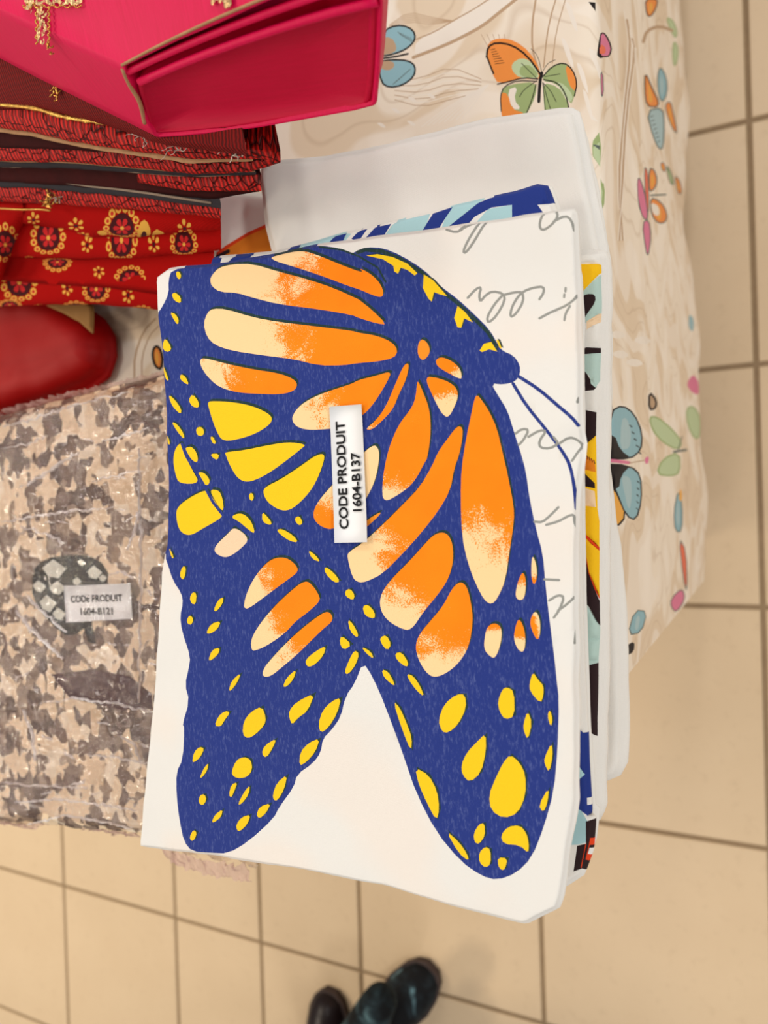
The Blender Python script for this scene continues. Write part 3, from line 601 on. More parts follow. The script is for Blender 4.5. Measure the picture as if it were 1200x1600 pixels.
for f, pts in ((H4, [(790, 50), (740, 45), (690, 70), (665, 130), (668, 180), (700, 188), (760, 150), (800, 95), (785, 50)]), (H4, [(770, 130), (850, 82), (890, 110), (910, 185)]),
    (H4, [(-10, 180), (60, 203), (110, 180), (130, 150), (90, 185)]), (H4, [(290, 100), (240, 190), (180, 290), (130, 352), (112, 340), (150, 260), (200, 180), (240, 120)]), (H4, [(230, 120), (160, 150), (110, 175)]),
    (H4, [(140, 670), (200, 605), (240, 592), (222, 650), (230, 700), (270, 650), (320, 622), (400, 640), (412, 690), (350, 800), (290, 852), (278, 812), (330, 720), (395, 650)]),
    (H4, [(405, 650), (480, 632), (540, 630), (545, 700), (490, 790), (448, 812), (458, 745), (500, 670), (545, 625), (620, 598), (690, 590), (692, 635), (660, 682)]),
    (H4, [(660, 820), (760, 762), (860, 722), (910, 685), (932, 650)]), (H4, [(880, 730), (845, 785), (838, 830)]), (H4, [(848, 600), (846, 625)]), (H4, [(838, 645), (836, 665)]),
    (H5, [(20, 230), (60, 200), (105, 205), (70, 270), (40, 300)]), (H5, [(100, 250), (170, 208), (212, 212), (165, 275), (170, 318), (230, 322), (285, 290), (255, 250)]), (H5, [(290, 290), (350, 250), (395, 262), (432, 300), (400, 340), (368, 398)]),
    (H5, [(140, 780), (190, 785), (240, 742), (290, 690)]), (H5, [(215, 800), (290, 780), (350, 745), (388, 735), (390, 780), (402, 812)]), (H5, [(205, 1140), (295, 1145)]),
    (H5, [(235, 1272), (290, 1237), (328, 1250), (300, 1330), (265, 1378)]), (H5, [(290, 1335), (350, 1292), (402, 1240)]), (H5, [(402, 1430), (392, 1540)]), (H5, [(412, 5), (404, 32)])):
    mp_ += stroke(chaikin(f(*pts), 1, False), 3.9, GRY)
white = cotton('white_cotton', (240, 237, 231), .05, 0, (250, 226, 200), .0)
white1 = cotton('white_cotton_top', (240, 237, 231), .05, 0, (252, 224, 200), .22, 17)
m_blue = cotton('print_navy', (44, 62, 142), .2, .24)
m_yel = cotton('print_yellow', (255, 210, 32), .05)
m_grn = cotton('print_dark_green', (38, 62, 60), .1, .1)
m_crm = cotton('print_cream', (250, 218, 180), .06); m_gry = cotton('print_grey_script', (160, 160, 154), .12)
m_org = orange_mat('print_orange_speckle'); m_orc = cotton('print_orange', (252, 150, 40), .05)
MS = [white1, m_blue, m_org, m_yel, m_grn, m_crm, m_gry, white, m_orc]
fold1 = [(243, 433), (262, 421), (335, 413), (400, 402), (533, 377), (693, 357), (800, 342), (893, 328), (896, 335), (900, 420), (902, 520), (903, 600), (905, 670), (908, 692), (902, 740), (898, 800), (897, 950), (899, 1100), (896, 1250), (885, 1330), (874, 1400), (868, 1418), (822, 1442), (815, 1443), (700, 1413), (600, 1384), (500, 1362), (400, 1347), (300, 1332), (218, 1323), (222, 1280), (235, 1150), (246, 1000), (252, 900), (261, 850), (262, 760), (259, 650), (253, 560), (247, 500)]
def hf1(x, y):                           # broad sag and the dent at the right-hand edge
    a = P(905, 700, D1); d = math.hypot((x - a.x) * 1.0, (y - a.y) * 2.2)
    return -.0035 * math.exp(-(d / .016) ** 2) + .0012 * math.exp(-((x + .075) / .004) ** 2) * math.sin(y * 60)
S1 = tag(empty('folded_fabric', P(560, 880, .345)), 'white folded cotton with a huge navy and orange butterfly, top of the stack', 'fabric')
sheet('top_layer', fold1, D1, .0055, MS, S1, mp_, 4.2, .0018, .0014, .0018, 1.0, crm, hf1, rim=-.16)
def shrink(ol, s, dx=0, dy=0):
    cx = sum(a for a, b in ol) / len(ol); cy = sum(b for a, b in ol) / len(ol)
    return [(cx + (a - cx) * s + dx, cy + (b - cy) * s + dy) for a, b in ol]
def at_depth(ol, D0, D2, dx=0, dy=0, sy=1.0, sx=1.0):    # same world outline, re-expressed for another height
    out = []; w_ = [P(a, b, D0) for a, b in ol]; ym = (min(p.y for p in w_) + max(p.y for p in w_)) / 2; xm = (min(p.x for p in w_) + max(p.x for p in w_)) / 2
    for a, b in ol:
        p = P(a, b, D0) + Vector((dx, dy, 0)); p.y = ym + (p.y - ym) * sy; p.x = xm + (p.x - xm) * sx; q = Vector((p.x / D2, p.y / D2, -1))
        c = R.transposed() @ q; out.append((600 + F * c.x / c.z, 800 + F * c.y / c.z))
    return out
f1b = [p for p in fold1]
sheet('fabric_layer', at_depth(f1b, D1, .3365, -.003, 0, .972, .93), .3365, .0085, [white], S1, (), 12, .0003, .003, .0038, 2.0)
sheet('fabric_layer', at_depth(f1b, D1, .346, -.005, 0, .962, .92), .346, .0080, [white], S1, (), 12, .0003, .003, .0035, 3.0)
# product label stuck on it
lab = N('label_paper'); lab = lab.set(lin((246, 246, 246)), .55)
ink = N('label_ink'); ink = ink.set(lin((22, 22, 24)), .6)
def label(parent, corners, D, lines, lift=.0006, size=1.0):
    """corners in px: text runs from corner 0 to corner 1; corner 3 is beside corner 0"""
    q = [P(a, b, D) for a, b in corners]; V = []; Fc = []; n = 10
    for i in range(n + 1):
        for j in range(3):
            t = i / n; p = q[0].lerp(q[1], t).lerp(q[3].lerp(q[2], t), j / 2); z = lift + .0012 * (max(0, abs(t - .5) - .32)) ** 1.0 * 2
            V.append(p + Vector((0, 0, z))); 
    m0 = len(V)
    V += [Vector(p) - Vector((0, 0, .00018)) for p in V]
    for i in range(n):
        for j in range(2):
            a = i * 3 + j; Fc.append([a, a + 3, a + 4, a + 1]); Fc.append([m0 + a, m0 + a + 1, m0 + a + 4, m0 + a + 3])
    rim = [i * 3 for i in range(n + 1)] + [n * 3 + 1] + [i * 3 + 2 for i in range(n, -1, -1)] + [1]
    for a, b in zip(rim, rim[1:] + rim[:1]): Fc.append([a, b, b + m0, a + m0])
    lb = mesh('product_label', V, Fc, lab, parent)
    ex = (q[1] - q[0]).normalized(); ey = (q[0] - q[3]).normalized(); ez = ex.cross(ey).normalized()
    for s_, u0, u1, vc, ht in lines:
        cu = bpy.data.curves.new('lettering', 'FONT'); cu.body = s_; cu.size = 1.0; cu.offset = .022; cu.materials.append(ink); cu.align_x = 'LEFT'
        to = bpy.data.objects.new('lettering', cu); C.objects.link(to); bpy.context.view_layer.update()
        bb = [Vector(c) for c in to.bound_box]; wx = max(b.x for b in bb) - min(b.x for b in bb); x0 = min(b.x for b in bb); hy = max(b.y for b in bb)
        L = (q[1] - q[0]).length; Wd = (q[3] - q[0]).length
        sx = (u1 - u0) * L / wx; sy = ht * Wd / hy
        o = q[0] + ex * (u0 * L - x0 * sx) - ey * (vc * Wd + hy * sy / 2) + Vector((0, 0, lift + .0006))
        Mx = Matrix((ex * sx, ey * sy, ez)).transposed().to_4x4(); Mx.translation = o
        dg = bpy.context.evaluated_depsgraph_get(); me = bpy.data.meshes.new_from_object(to.evaluated_get(dg)); me.transform(Mx)
        bpy.data.objects.remove(to); t2 = bpy.data.objects.new('lettering', me); C.objects.link(t2); t2.parent = lb
        t2.matrix_parent_inverse = Matrix.Translation(-parent.location)
        t2.matrix_parent_inverse = Matrix.Translation(-parent.location).inverted() @ Matrix.Translation(-parent.location)
    return lb
label(S1, [(524, 848), (516, 636), (566, 632), (575, 847)], D1 - .0016, [('CODE PRODUIT', .10, .885, .32, .27), ('1604-B137', .225, .65, .74, .26)])

# ------------------------------------------------------------------ the fabrics under it
m_navy2 = cotton('print_navy_plain', (40, 60, 140), .1); m_mint = cotton('print_mint', (176, 216, 222), .06)
m_blk = cotton('print_brown_black', (48, 32, 34), .1); m_red = cotton('print_red_line', (232, 70, 30), .05)
K1 = cr(840, 1000, 3.478); K3 = cr(320, 160, 1.875)
S2 = tag(empty('folded_fabric', P(600, 850, .365)), 'folded cotton with navy and mint print directly beneath the white butterfly fabric', 'fabric')
f2 = [(330, 402), (427, 393), (533, 365), (613, 347), (693, 325), (747, 312), (800, 299), (835, 288), (850, 290), (860, 322), (890, 400), (897, 430), (899, 600), (900, 760), (900, 900), (903, 1000), (908, 1100), (913, 1200), (917, 1278), (924, 1284), (919, 1330), (910, 1355), (905, 1368), (876, 1386), (800, 1380), (500, 1320), (285, 1290), (290, 800), (300, 500)]
p2 = [(K1((205, 500), (212, 470), (248, 512), (268, 965), (240, 930), (150, 900), (150, 500)), 1), (K1((150, 655), (205, 655), (255, 735), (240, 745), (190, 790), (150, 790)), 2),
      (K1((150, 895), (195, 895), (240, 930), (270, 985), (268, 1100), (220, 1112), (150, 1115)), 2), (K1((262, 985), (310, 985), (275, 1150), (245, 1250), (195, 1258), (215, 1118), (262, 1108)), 3)]
p2 += stroke(K1((302, 1000), (262, 1190), (250, 1245)), 1.5, 4) + stroke(K1((262, 1110), (235, 1240)), 1.2, 4)
def s2p(pts, m): p2.append((K3(*pts), m))
for pts, m in (([(240, 425), (400, 380), (430, 385), (400, 420), (260, 450)], 2), ([(520, 400), (560, 345), (660, 325), (640, 390)], 2), ([(690, 380), (715, 305), (820, 275), (760, 340), (740, 380)], 2), ([(770, 380), (830, 312), (900, 300), (905, 380)], 2),
               ([(630, 390), (668, 325), (725, 305), (680, 380)], 1), ([(700, 375), (800, 295), (860, 265), (960, 225), (1000, 232), (1010, 270), (1025, 290), (975, 300), (1000, 335), (900, 380), (900, 300), (840, 308), (790, 335), (760, 370)], 1),
               ([(470, 400), (500, 362), (545, 355), (520, 400)], 1), ([(430, 400), (455, 372), (475, 370), (450, 410)], 1), ([(365, 410), (380, 390), (415, 382), (400, 420)], 1), ([(235, 440), (250, 415), (275, 412), (262, 450)], 1), ([(60, 480), (90, 440), (140, 432), (120, 480)], 1), ([(0, 490), (20, 450), (50, 455), (40, 490)], 1)): s2p(pts, m)
sheet('top_layer', f2, .357, .007, [white, m_navy2, m_mint, m_blk, m_red], S2, p2, 8, .0008, .002, .002, 5.0)
sheet('fabric_layer', at_depth(f2, .357, .365, -.001, .002), .365, .007, [white], S2, (), 14, .0003, .003, .003, 6.0)

S3 = tag(empty('folded_fabric', P(700, 850, .385)), 'folded white-bordered fabric printed yellow, black and mint, at the stack\'s right side', 'fabric')
f3 = [(560, 420), (750, 412), (890, 396), (936, 393), (938, 420), (936, 560), (934, 700), (934, 850), (935, 980), (932, 1100), (930, 1200), (928, 1262), (922, 1280), (880, 1290), (560, 1240), (550, 800)]
m_amb = cotton('print_amber', (255, 200, 30), .06); m_mnt2 = cotton('print_pale_mint', (188, 214, 206), .06); m_or2 = cotton('print_deep_orange', (240, 140, 40), .1)
AM_, MN, BK_, OR_, CR_, RD_, CP_ = 1, 2, 3, 4, 5, 6, 7
p3 = [(H4((900, 430), (1135, 418), (1090, 490), (975, 640), (900, 645)), AM_), (H4((1140, 430), (1135, 770), (1000, 850), (940, 860), (940, 660), (1090, 500)), MN), (H4((1000, 840), (1110, 765), (1115, 820), (1000, 900)), CR_),
      (chaikin(H4((880, 650), (960, 670), (1000, 643), (1060, 645), (1065, 700), (1010, 780), (945, 875), (880, 880)), 1), BK_),
      (H4((880, 1060), (1000, 1028), (1095, 1022), (1100, 1057), (880, 1090)), BK_), (H4((880, 1080), (965, 1080), (980, 1180), (1020, 1250), (1070, 1310), (1050, 1335), (880, 1355)), BK_),
      (H4((960, 1085), (1098, 1058), (1095, 1240), (1062, 1318), (1030, 1290), (1022, 1240), (980, 1195), (955, 1130)), MN),
      (H5((380, 80), (440, 78), (525, 95), (522, 240), (470, 290), (380, 300)), BK_), (H5((380, 300), (470, 290), (522, 240), (530, 700), (555, 965), (548, 1290), (480, 1100), (380, 900)), AM_),
      (H5((380, 330), (430, 345), (515, 400), (520, 470), (380, 440)), OR_), (H5((380, 440), (430, 455), (515, 540), (517, 572), (380, 545)), BK_), (H5((380, 545), (515, 590), (522, 690), (380, 670)), CP_),
      (H5((380, 800), (440, 840), (552, 960), (540, 968), (460, 880), (380, 860)), RD_), (H5((380, 900), (445, 890), (475, 1080), (545, 1300), (548, 1450), (480, 1310), (450, 1290), (380, 1290)), BK_), (H5((380, 1290), (460, 1285), (545, 1450), (545, 1600), (540, 1650), (380, 1650)), MN),
      (K1((250, 0), (335, 0), (337, 135), (320, 130), (250, 145)), MN), (K1((250, 145), (335, 130), (335, 552), (300, 515), (250, 480)), BK_)]
p3 += stroke(H5((548, 1290), (480, 1100), (445, 900)), 1.2, RD_) + stroke(K1((337, 200), (337, 330)), 1.3, RD_)
for q in range(6): p3 += stroke(H5((440 + q * 14, 350 + q * 9), (446 + q * 14, 372 + q * 9)), 1.2, BK_)
sheet('top_layer', f3, .374, .016, [white, m_amb, m_mnt2, m_blk, m_or2, m_crm, m_red, m_crm], S3, p3, 8, .0006, .004, .0045, 8.0, rim=False)

S4 = tag(empty('folded_fabric', P(660, 400, .40)), 'plain white folded cotton sticking out behind the butterfly fabric towards the pink box', 'fabric')
f4 = [(405, 262), (412, 256), (500, 247), (600, 228), (700, 202), (750, 190), (790, 187), (885, 171), (893, 175), (905, 230), (920, 310), (935, 385), (934, 640), (928, 1000), (560, 1000), (470, 700), (430, 420), (414, 350)]
sheet('top_layer', f4, .393, .009, [white], S4, (), 7, .0035, .004, .004, 11.0)
sheet('fabric_layer', at_depth(f4, .393, .404, 0, -.003), .404, .010, [white], S4, (), 12, .0005, .004, .004, 12.0)

S5 = tag(empty('folded_fabric', P(380, 400, .43)), 'white folded fabric with an orange print corner, wedged beside the red fabrics', 'fabric')
f5 = [(332, 300), (400, 302), (445, 310), (450, 420), (440, 480), (336, 480), (330, 400)]
L0 = cr(0, 200, 2.857)
p5 = [(L0((930, 590), (1000, 520), (1180, 430), (1300, 400), (1300, 800), (930, 800)), 1)] + stroke(L0((935, 575), (1000, 530), (1100, 470), (1250, 410)), 5, 2) + stroke(L0((935, 585), (1010, 545)), 6, 3)
sheet('top_layer', f5, .427, .02, [white, m_or2, m_red, m_blk], S5, p5, 7, .003, .004, .004, 13.0)
sheet('fabric_layer', at_depth(f5, .427, .45, 0, .004), .45, .058, [white], S5, (), 14, .0005, .004, .004, 13.5)
S6 = tag(empty('folded_fabric', P(800, 900, .43)), 'plain white folded fabric low in the stack, jutting out at its lower right', 'fabric')
f6 = [(520, 520), (920, 520), (934, 700), (948, 820), (960, 900), (966, 1020), (968, 1100), (967, 1195), (958, 1212), (940, 1218), (900, 1225), (520, 1190)]
sheet('top_layer', f6, .418, .016, [white], S6, (), 10, .0012, .004, .004, 14.0)
sheet('fabric_layer', at_depth(f6, .418, .436, -.004, .004), .436, .016, [white], S6, (), 14, .0005, .004, .004, 15.0)
S7 = tag(empty('folded_fabric', P(760, 700, .48)), 'plain white folded fabric at the very bottom of the stack, lying on the tablecloth', 'fabric')
f7 = [(560, 540), (900, 540), (920, 700), (925, 900), (925, 1040), (900, 1050), (560, 1020)]
for q in range(3): sheet('fabric_layer', at_depth(f7, .455, .455 + q * .018, random.uniform(-.003, 0), .002), .455 + q * .018, .0165, [white], S7, (), 16, .0004, .004, .004, 16.0 + q)

# ------------------------------------------------------------------ packed fabric in crinkled film (left)
k = N('leaf_print')
mp = k.map((1, 1, 1)); dn = k.n('TexNoise', {'Vector': mp, 'Scale': 60.0, 'Detail': 2.0})
vv = k.n('Mix', None, data_type='VECTOR'); vv.inputs[0].default_value = .012; k.t.links.new(mp, vv.inputs[4]); k.t.links.new(dn.outputs['Color'], vv.inputs[5])
vo = k.n('TexVoronoi', {'Vector': vv.outputs[1], 'Scale': 82.0, 'Randomness': 1.0}, distance='MANHATTAN')
sep = k.n('SeparateColor', {'Color': vo.outputs['Color']})
big = k.noise(26, 2, .5)
sel = k.math('ADD', k.math('MULTIPLY', sep.outputs[0], .62), k.math('MULTIPLY', big, .5))
lc = k.ramp(sel, [(0, lin((70, 46, 42))), (.36, lin((104, 80, 70))), (.46, lin((132, 112, 98))), (.565, lin((160, 136, 114))), (.605, lin((248, 222, 186))), (.80, lin((255, 238, 212)))], 'CONSTANT')
lc = k.mix(.2, lc, k.mix(k.noise(300, 3), lin((110, 90, 84)), lin((225, 205, 180))))
leafm = k.set(lc, .8, 0, k.noise(200), .2)
S8 = tag(empty('packed_fabric', P(150, 950, .44)), 'folded fabric with brown, taupe and cream leaf print packed inside crinkled film', 'fabric')
f8 = [(-330, 700), (0, 655), (110, 625), (260, 590), (430, 580), (440, 900), (415, 1335), (330, 1322), (215, 1300), (60, 1285), (-60, 1275), (-360, 1255)]
Q = cr(0, 560, 3.75); Q2 = cr(0, 940, 3.0)
p8 = [(chaikin(Q((190, 1250), (260, 1170), (420, 1150), (560, 1170), (640, 1290), (560, 1380), (520, 1560), (420, 1640), (300, 1560), (180, 1420)), 1), 1)]
for a, b, s_ in ((310, 1240, 62), (230, 1340, 40), (330, 1350, 45), (280, 1440, 55), (350, 1500, 40), (460, 1200, 22), (540, 1260, 45), (440, 1310, 26), (590, 1290, 24)):
    p8.append((Q((a - s_, b - s_ * .2), (a - s_ * .1, b - s_), (a + s_, b - s_ * .1), (a + s_ * .3, b + s_ * .8), (a - s_ * .5, b + s_ * .6)), 2))
p8 += [(Q((640, 700), (670, 688), (770, 735), (775, 850), (700, 858), (655, 820)), 3), (Q((180, 460), (275, 450), (270, 520), (215, 590)), 3), (Q((365, 430), (440, 330), (480, 440)), 3)]
p8 += [(Q2((245, 340), (420, 320), (600, 350), (720, 430), (720, 500), (560, 510), (330, 450)), 4), (Q2((385, 90), (430, 90), (450, 200), (410, 190)), 1), (Q2((415, 500), (465, 510), (455, 640), (425, 620)), 3), (Q2((405, 745), (495, 745), (490, 860), (405, 850)), 3)]
m_wl = cotton('print_white_leaf', (226, 226, 212), .06); m_cl = cotton('print_cream_leaf', (232, 204, 168), .06); m_dk = cotton('print_charcoal', (50, 52, 48), .1); m_mb = cotton('print_maroon_brown', (92, 64, 62), .1)
sheet('top_layer', f8, .424, .012, [leafm, m_dk, m_wl, m_cl, m_mb], S8, p8, 9, .004, .006, .005, 21.0, wob=.002)
sheet('fabric_layer', at_depth(f8, .424, .438, .002, .004), .438, .014, [leafm], S8, (), 14, .001, .005, .005, 22.0, wob=.002)
sheet('fabric_layer', at_depth(f8, .424, .4545, .004, .006), .4545, .016, [leafm], S8, (), 14, .001, .005, .005, 23.0, wob=.002)
label(S8, [(104, 915), (208, 911), (211, 966), (108, 972)], .4215, [('CODE PRODUIT', .10, .87, .36, .18), ('1604-B121', .24, .72, .70, .18)], .0025)
# support under the pack
S9 = tag(empty('folded_fabric', P(150, 800, .49)), 'dusky folded fabric lying underneath the film-wrapped leaf-print pack', 'fabric')
k = N('dusky_cotton'); dusky = k.set(lin((150, 116, 108)), .9, 0, k.noise(300), .2)
f9 = at_depth([(-260, 720), (0, 690), (420, 640), (420, 900), (400, 1100), (-260, 1080)], .44, .472, 0, .004)
sheet('fabric_layer', f9, .472, .0375, [dusky], S9, (), 16, .001, .006, .006, 24.0)
# film: crumpled sheet over the pack, drooping and ruffled at its rims
k = N('clear_film')
for nd in list(k.t.nodes):
    if nd.type == 'BSDF_PRINCIPLED': k.t.nodes.remove(nd)
outn = [n for n in k.t.nodes if n.type == 'OUTPUT_MATERIAL'][0]
cre = k.noise(1.0, 2, .55, vec=k.map((45, 150, 45), (0, 0, .35)), dist=1.5)
cre2 = k.noise(190, 1, .5, dist=1.0)
bn = k.n('Bump', {'Height': k.math('ADD', cre, k.math('MULTIPLY', cre2, .35)), 'Strength': 1.0, 'Distance': .0045})
gl = k.n('BsdfGlossy', {'Color': (1, .96, .95, 1), 'Roughness': .09, 'Normal': bn.outputs[0]})
trn = k.n('BsdfTransparent', {'Color': (.985, .955, .95, 1)})
lw = k.n('LayerWeight', {'Blend': .38, 'Normal': bn.outputs[0]})
mx = k.n('MixShader', {'Fac': k.math('ADD', k.math('MULTIPLY', lw.outputs['Fresnel'], .42), .09)})
k.t.links.new(trn.outputs[0], mx.inputs[1]); k.t.links.new(gl.outputs[0], mx.inputs[2]); k.t.links.new(mx.outputs[0], outn.inputs[0])
film = k.m
def film_z(x, y):
    w_ = x * .25 + y; u_ = x - y * .3
    a = .0016 * (1 - abs(pn((u_ * 16, w_ * 150, 12.0)))) ** 4 + .0014 * (1 - abs(pn((u_ * 60, w_ * 95, 17.0)))) ** 4 + .0018 * (1 - abs(pn((x * 38 + y * 16, y * 70 - x * 14, 2.0)))) ** 3 * 1.6 + .0018 * pn((x * 120, y * 150, 5)) + .004 * pn((x * 11, y * 11, 1))
    return a
f10 = [(-340, 675), (0, 636), (110, 608), (262, 574), (440, 562), (452, 900), (425, 1352), (388, 1362), (372, 1378), (350, 1356), (325, 1366), (300, 1350), (275, 1358), (262, 1338), (215, 1316), (130, 1306), (60, 1290), (35, 1300), (-20, 1298), (-60, 1288), (-380, 1270)]
bag = tag(empty('plastic_bag', P(150, 950, .43)), 'clear crinkled plastic wrapping around the brown leaf-print pack', 'plastic bag')
def filmsheet(name, ol_px, D, th, zf, g_):
    w2 = [P(a, b, D) for a, b in ol_px]; ol = resample([(p.x * 1000, p.y * 1000) for p in w2], 2.2)
    ol = [(a + 2.2 * pn((a / 4, b / 4, 3)), b + 2.2 * pn((a / 4, b / 4, 8))) for a, b in ol]
    xs = [a for a, b in ol]; ys = [b for a, b in ol]; g = []
    yy = min(ys)
    while yy < max(ys):
        xx = min(xs)
        while xx < max(xs): g.append((xx + random.uniform(-.7, .7), yy + random.uniform(-.7, .7))); xx += g_
        yy += g_
    v, tr, ix = cdt(ol, [], g)
    seg = np.array([(ol[i][0], ol[i][1], ol[(i + 1) % len(ol)][0], ol[(i + 1) % len(ol)][1]) for i in range(len(ol))]) / 1000
    V = []
    for a, b in v:
        x, y = a / 1000, b / 1000; z = H - D + zf(x, y); d = segdist(x, y, seg)
        if d < .016: z -= th * (1 - d / .016) ** 1.6; z += .0035 * (1 - d / .016) * pn((x * 210, y * 210, 7)); 
        V.append((x, y, z))
    return mesh(name, V, tr, film, bag)
filmsheet('film', f10, .4165, .024, film_z, 2.3)
k = N('film_edge'); fe = k.set(lin((226, 186, 176)), .25, 0, k.noise(260, 4, .7), .8, .002); k.b.inputs['Alpha'].default_value = .5
def ruffle(pts, D, wd, seed, n=90):
    V = []; Fc = []; pl = [P(a, b, D) for a, b in pts]; Ls = [0]
    for a, b in zip(pl, pl[1:]): Ls.append(Ls[-1] + (b - a).length)
    for i in range(n + 1):
        s = Ls[-1] * i / n; j = max(q for q in range(len(Ls) - 1) if Ls[q] <= s + 1e-9); p = pl[j].lerp(pl[j + 1], (s - Ls[j]) / (Ls[j + 1] - Ls[j]))
        for r_ in range(5):
            t = r_ / 4; V.append(p + Vector((.002 * pn((s * 220, t * 3, seed)), -wd * t + .003 * pn((s * 160, t * 3, seed + 4)), -.008 * t + .006 * pn((s * 260, t * 4, seed + 8)))))
    for i in range(n):
        for r_ in range(4): a = i * 5 + r_; Fc.append([a, a + 1, a + 6, a + 5])
    return mesh('ruffled_edge', V, Fc, fe, bag)
ruffle([(-60, 1272), (0, 1283), (40, 1290), (70, 1280), (120, 1290), (214, 1304)], .432, .006, 1)
ruffle([(255, 1325), (290, 1336), (330, 1346), (382, 1352)], .44, .016, 9, 70)
ruffle([(0, 640), (110, 612), (262, 578)], .428, .004, 14)

k = N('film_fold'); ff = k.set(lin((255, 248, 246)), .3, 0, k.noise(420, 2), .6, .001, 0, .8); k.b.inputs['Alpha'].default_value = .72  # milky white stands in for glints on the film
V = []; Fc = []
def glint_ridge(pts, wd, seed):                # glint streaks of the film, laid on as low wavy whitish ridges
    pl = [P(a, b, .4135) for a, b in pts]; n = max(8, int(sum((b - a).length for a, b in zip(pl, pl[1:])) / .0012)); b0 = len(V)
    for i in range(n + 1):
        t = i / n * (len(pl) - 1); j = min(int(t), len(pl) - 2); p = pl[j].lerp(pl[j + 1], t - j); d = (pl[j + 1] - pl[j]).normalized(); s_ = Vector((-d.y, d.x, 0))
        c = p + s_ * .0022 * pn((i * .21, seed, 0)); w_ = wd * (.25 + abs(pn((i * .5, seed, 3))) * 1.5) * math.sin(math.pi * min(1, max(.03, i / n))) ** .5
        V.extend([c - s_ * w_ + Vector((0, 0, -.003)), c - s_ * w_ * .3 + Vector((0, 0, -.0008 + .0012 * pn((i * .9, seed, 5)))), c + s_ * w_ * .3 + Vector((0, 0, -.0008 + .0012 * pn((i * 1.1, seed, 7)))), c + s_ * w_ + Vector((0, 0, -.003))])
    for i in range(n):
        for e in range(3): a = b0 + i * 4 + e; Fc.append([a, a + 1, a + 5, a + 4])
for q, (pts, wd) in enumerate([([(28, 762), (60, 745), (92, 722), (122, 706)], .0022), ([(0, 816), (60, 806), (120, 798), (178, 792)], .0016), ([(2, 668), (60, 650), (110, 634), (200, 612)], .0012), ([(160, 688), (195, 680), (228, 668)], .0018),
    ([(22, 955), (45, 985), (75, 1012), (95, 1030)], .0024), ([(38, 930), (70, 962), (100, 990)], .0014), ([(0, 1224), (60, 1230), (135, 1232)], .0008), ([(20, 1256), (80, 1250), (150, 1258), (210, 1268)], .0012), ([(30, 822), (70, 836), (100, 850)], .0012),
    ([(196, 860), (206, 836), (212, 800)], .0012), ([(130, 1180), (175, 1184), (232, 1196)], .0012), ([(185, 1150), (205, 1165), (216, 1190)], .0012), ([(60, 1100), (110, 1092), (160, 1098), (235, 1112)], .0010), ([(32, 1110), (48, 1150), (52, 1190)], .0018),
    ([(0, 700), (40, 694), (70, 680)], .001), ([(225, 735), (180, 742), (140, 752)], .001), ([(168, 900), (186, 892), (205, 905)], .0014), ([(40, 1290), (100, 1275), (205, 1296)], .0012), ([(214, 700), (218, 900), (214, 1100)], .0008)]): glint_ridge(pts, wd, q * 3.7)
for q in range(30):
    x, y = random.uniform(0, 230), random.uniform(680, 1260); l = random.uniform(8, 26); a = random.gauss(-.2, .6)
    glint_ridge([(x, y), (x + l * math.cos(a), y + l * math.sin(a) * .7)], random.uniform(.0005, .0012), 80 + q)
tag(mesh('film_glints', V, Fc, ff, bag), kind='stuff')

# ------------------------------------------------------------------ red bundle, lower left of the red stack
k = N('red_satin'); c0 = k.mix(k.noise(1, 4, .6, vec=k.map((10, 120, 120))), lin((148, 3, 3)), lin((170, 8, 6)))
redsat = k.set(c0, .55, 0, k.noise(1, 3, .5, vec=k.map((20, 500, 500))), .2, .0004, 0)
RB = tag(empty('red_bundle', P(40, 560, .49)), 'smooth bright red satin bundle under the floral red fabrics', 'fabric')
f11 = [(-260, 440), (60, 440), (100, 478), (124, 498), (139, 522), (141, 548), (132, 575), (100, 598), (60, 615), (0, 638), (-200, 690)]
sheet('fabric_layer', f11, .478, .030, [redsat], RB, (), 8, .004, .022, .006, 31.0)
k = N('gold_brown_cloth'); gb = k.set(lin((150, 108, 58)), .7, 0, k.noise(600), .4)
sheet('lining_corner', [(60, 470), (110, 462), (142, 478), (141, 520), (120, 500), (90, 485)], .476, .004, [gb], RB, (), 6, .001, .002, .001, 32.0)

# ------------------------------------------------------------------ red fabric stack seen edge-on
def quilt(name, c=(196, 30, 26)):
    k = N(name)
    bx = k.n('TexVoronoi', {'Vector': k.map((150, 30, 330)), 'Scale': 1.0, 'Randomness': .7}, feature='DISTANCE_TO_EDGE').outputs['Distance']
    rb = k.n('TexWave', {'Vector': k.co, 'Scale': 95.0, 'Distortion': 4.0, 'Detail': 2.0}, bands_direction='X').outputs['Fac']
    e = k.ramp(bx, [(.0, (0, 0, 0, 1)), (.06, (1, 1, 1, 1))])
    dk_ = tuple(v * .45 for v in c)
    col = k.mix(e, lin(tuple(v * .15 for v in c)), k.mix(k.math('MULTIPLY', rb, .8), lin(dk_), lin(c)))
    return k.set(col, .5, 0, k.math('ADD', e, k.math('MULTIPLY', rb, .5)), .8, .0012, 0, .2)
q_red = quilt('quilted_red', (238, 34, 24)); 
k = N('dark_red_crepe'); rib = k.n('TexWave', {'Vector': k.co, 'Scale': 150.0, 'Distortion': 4.0, 'Detail': 2.0}, bands_direction='X').outputs['Fac']
crepe = k.set(k.mix(rib, lin((74, 3, 3)), lin((140, 12, 9))), .7, 0, rib, .6, .0008, 0)
k = N('black_lining'); blk = k.set(lin((48, 44, 48)), .8, 0, k.noise(400), .4)
k = N('tan_backing'); tan = k.set(k.mix(k.noise(200), lin((160, 118, 82)), lin((196, 152, 112))), .9, 0, k.noise(500), .6, .0006)
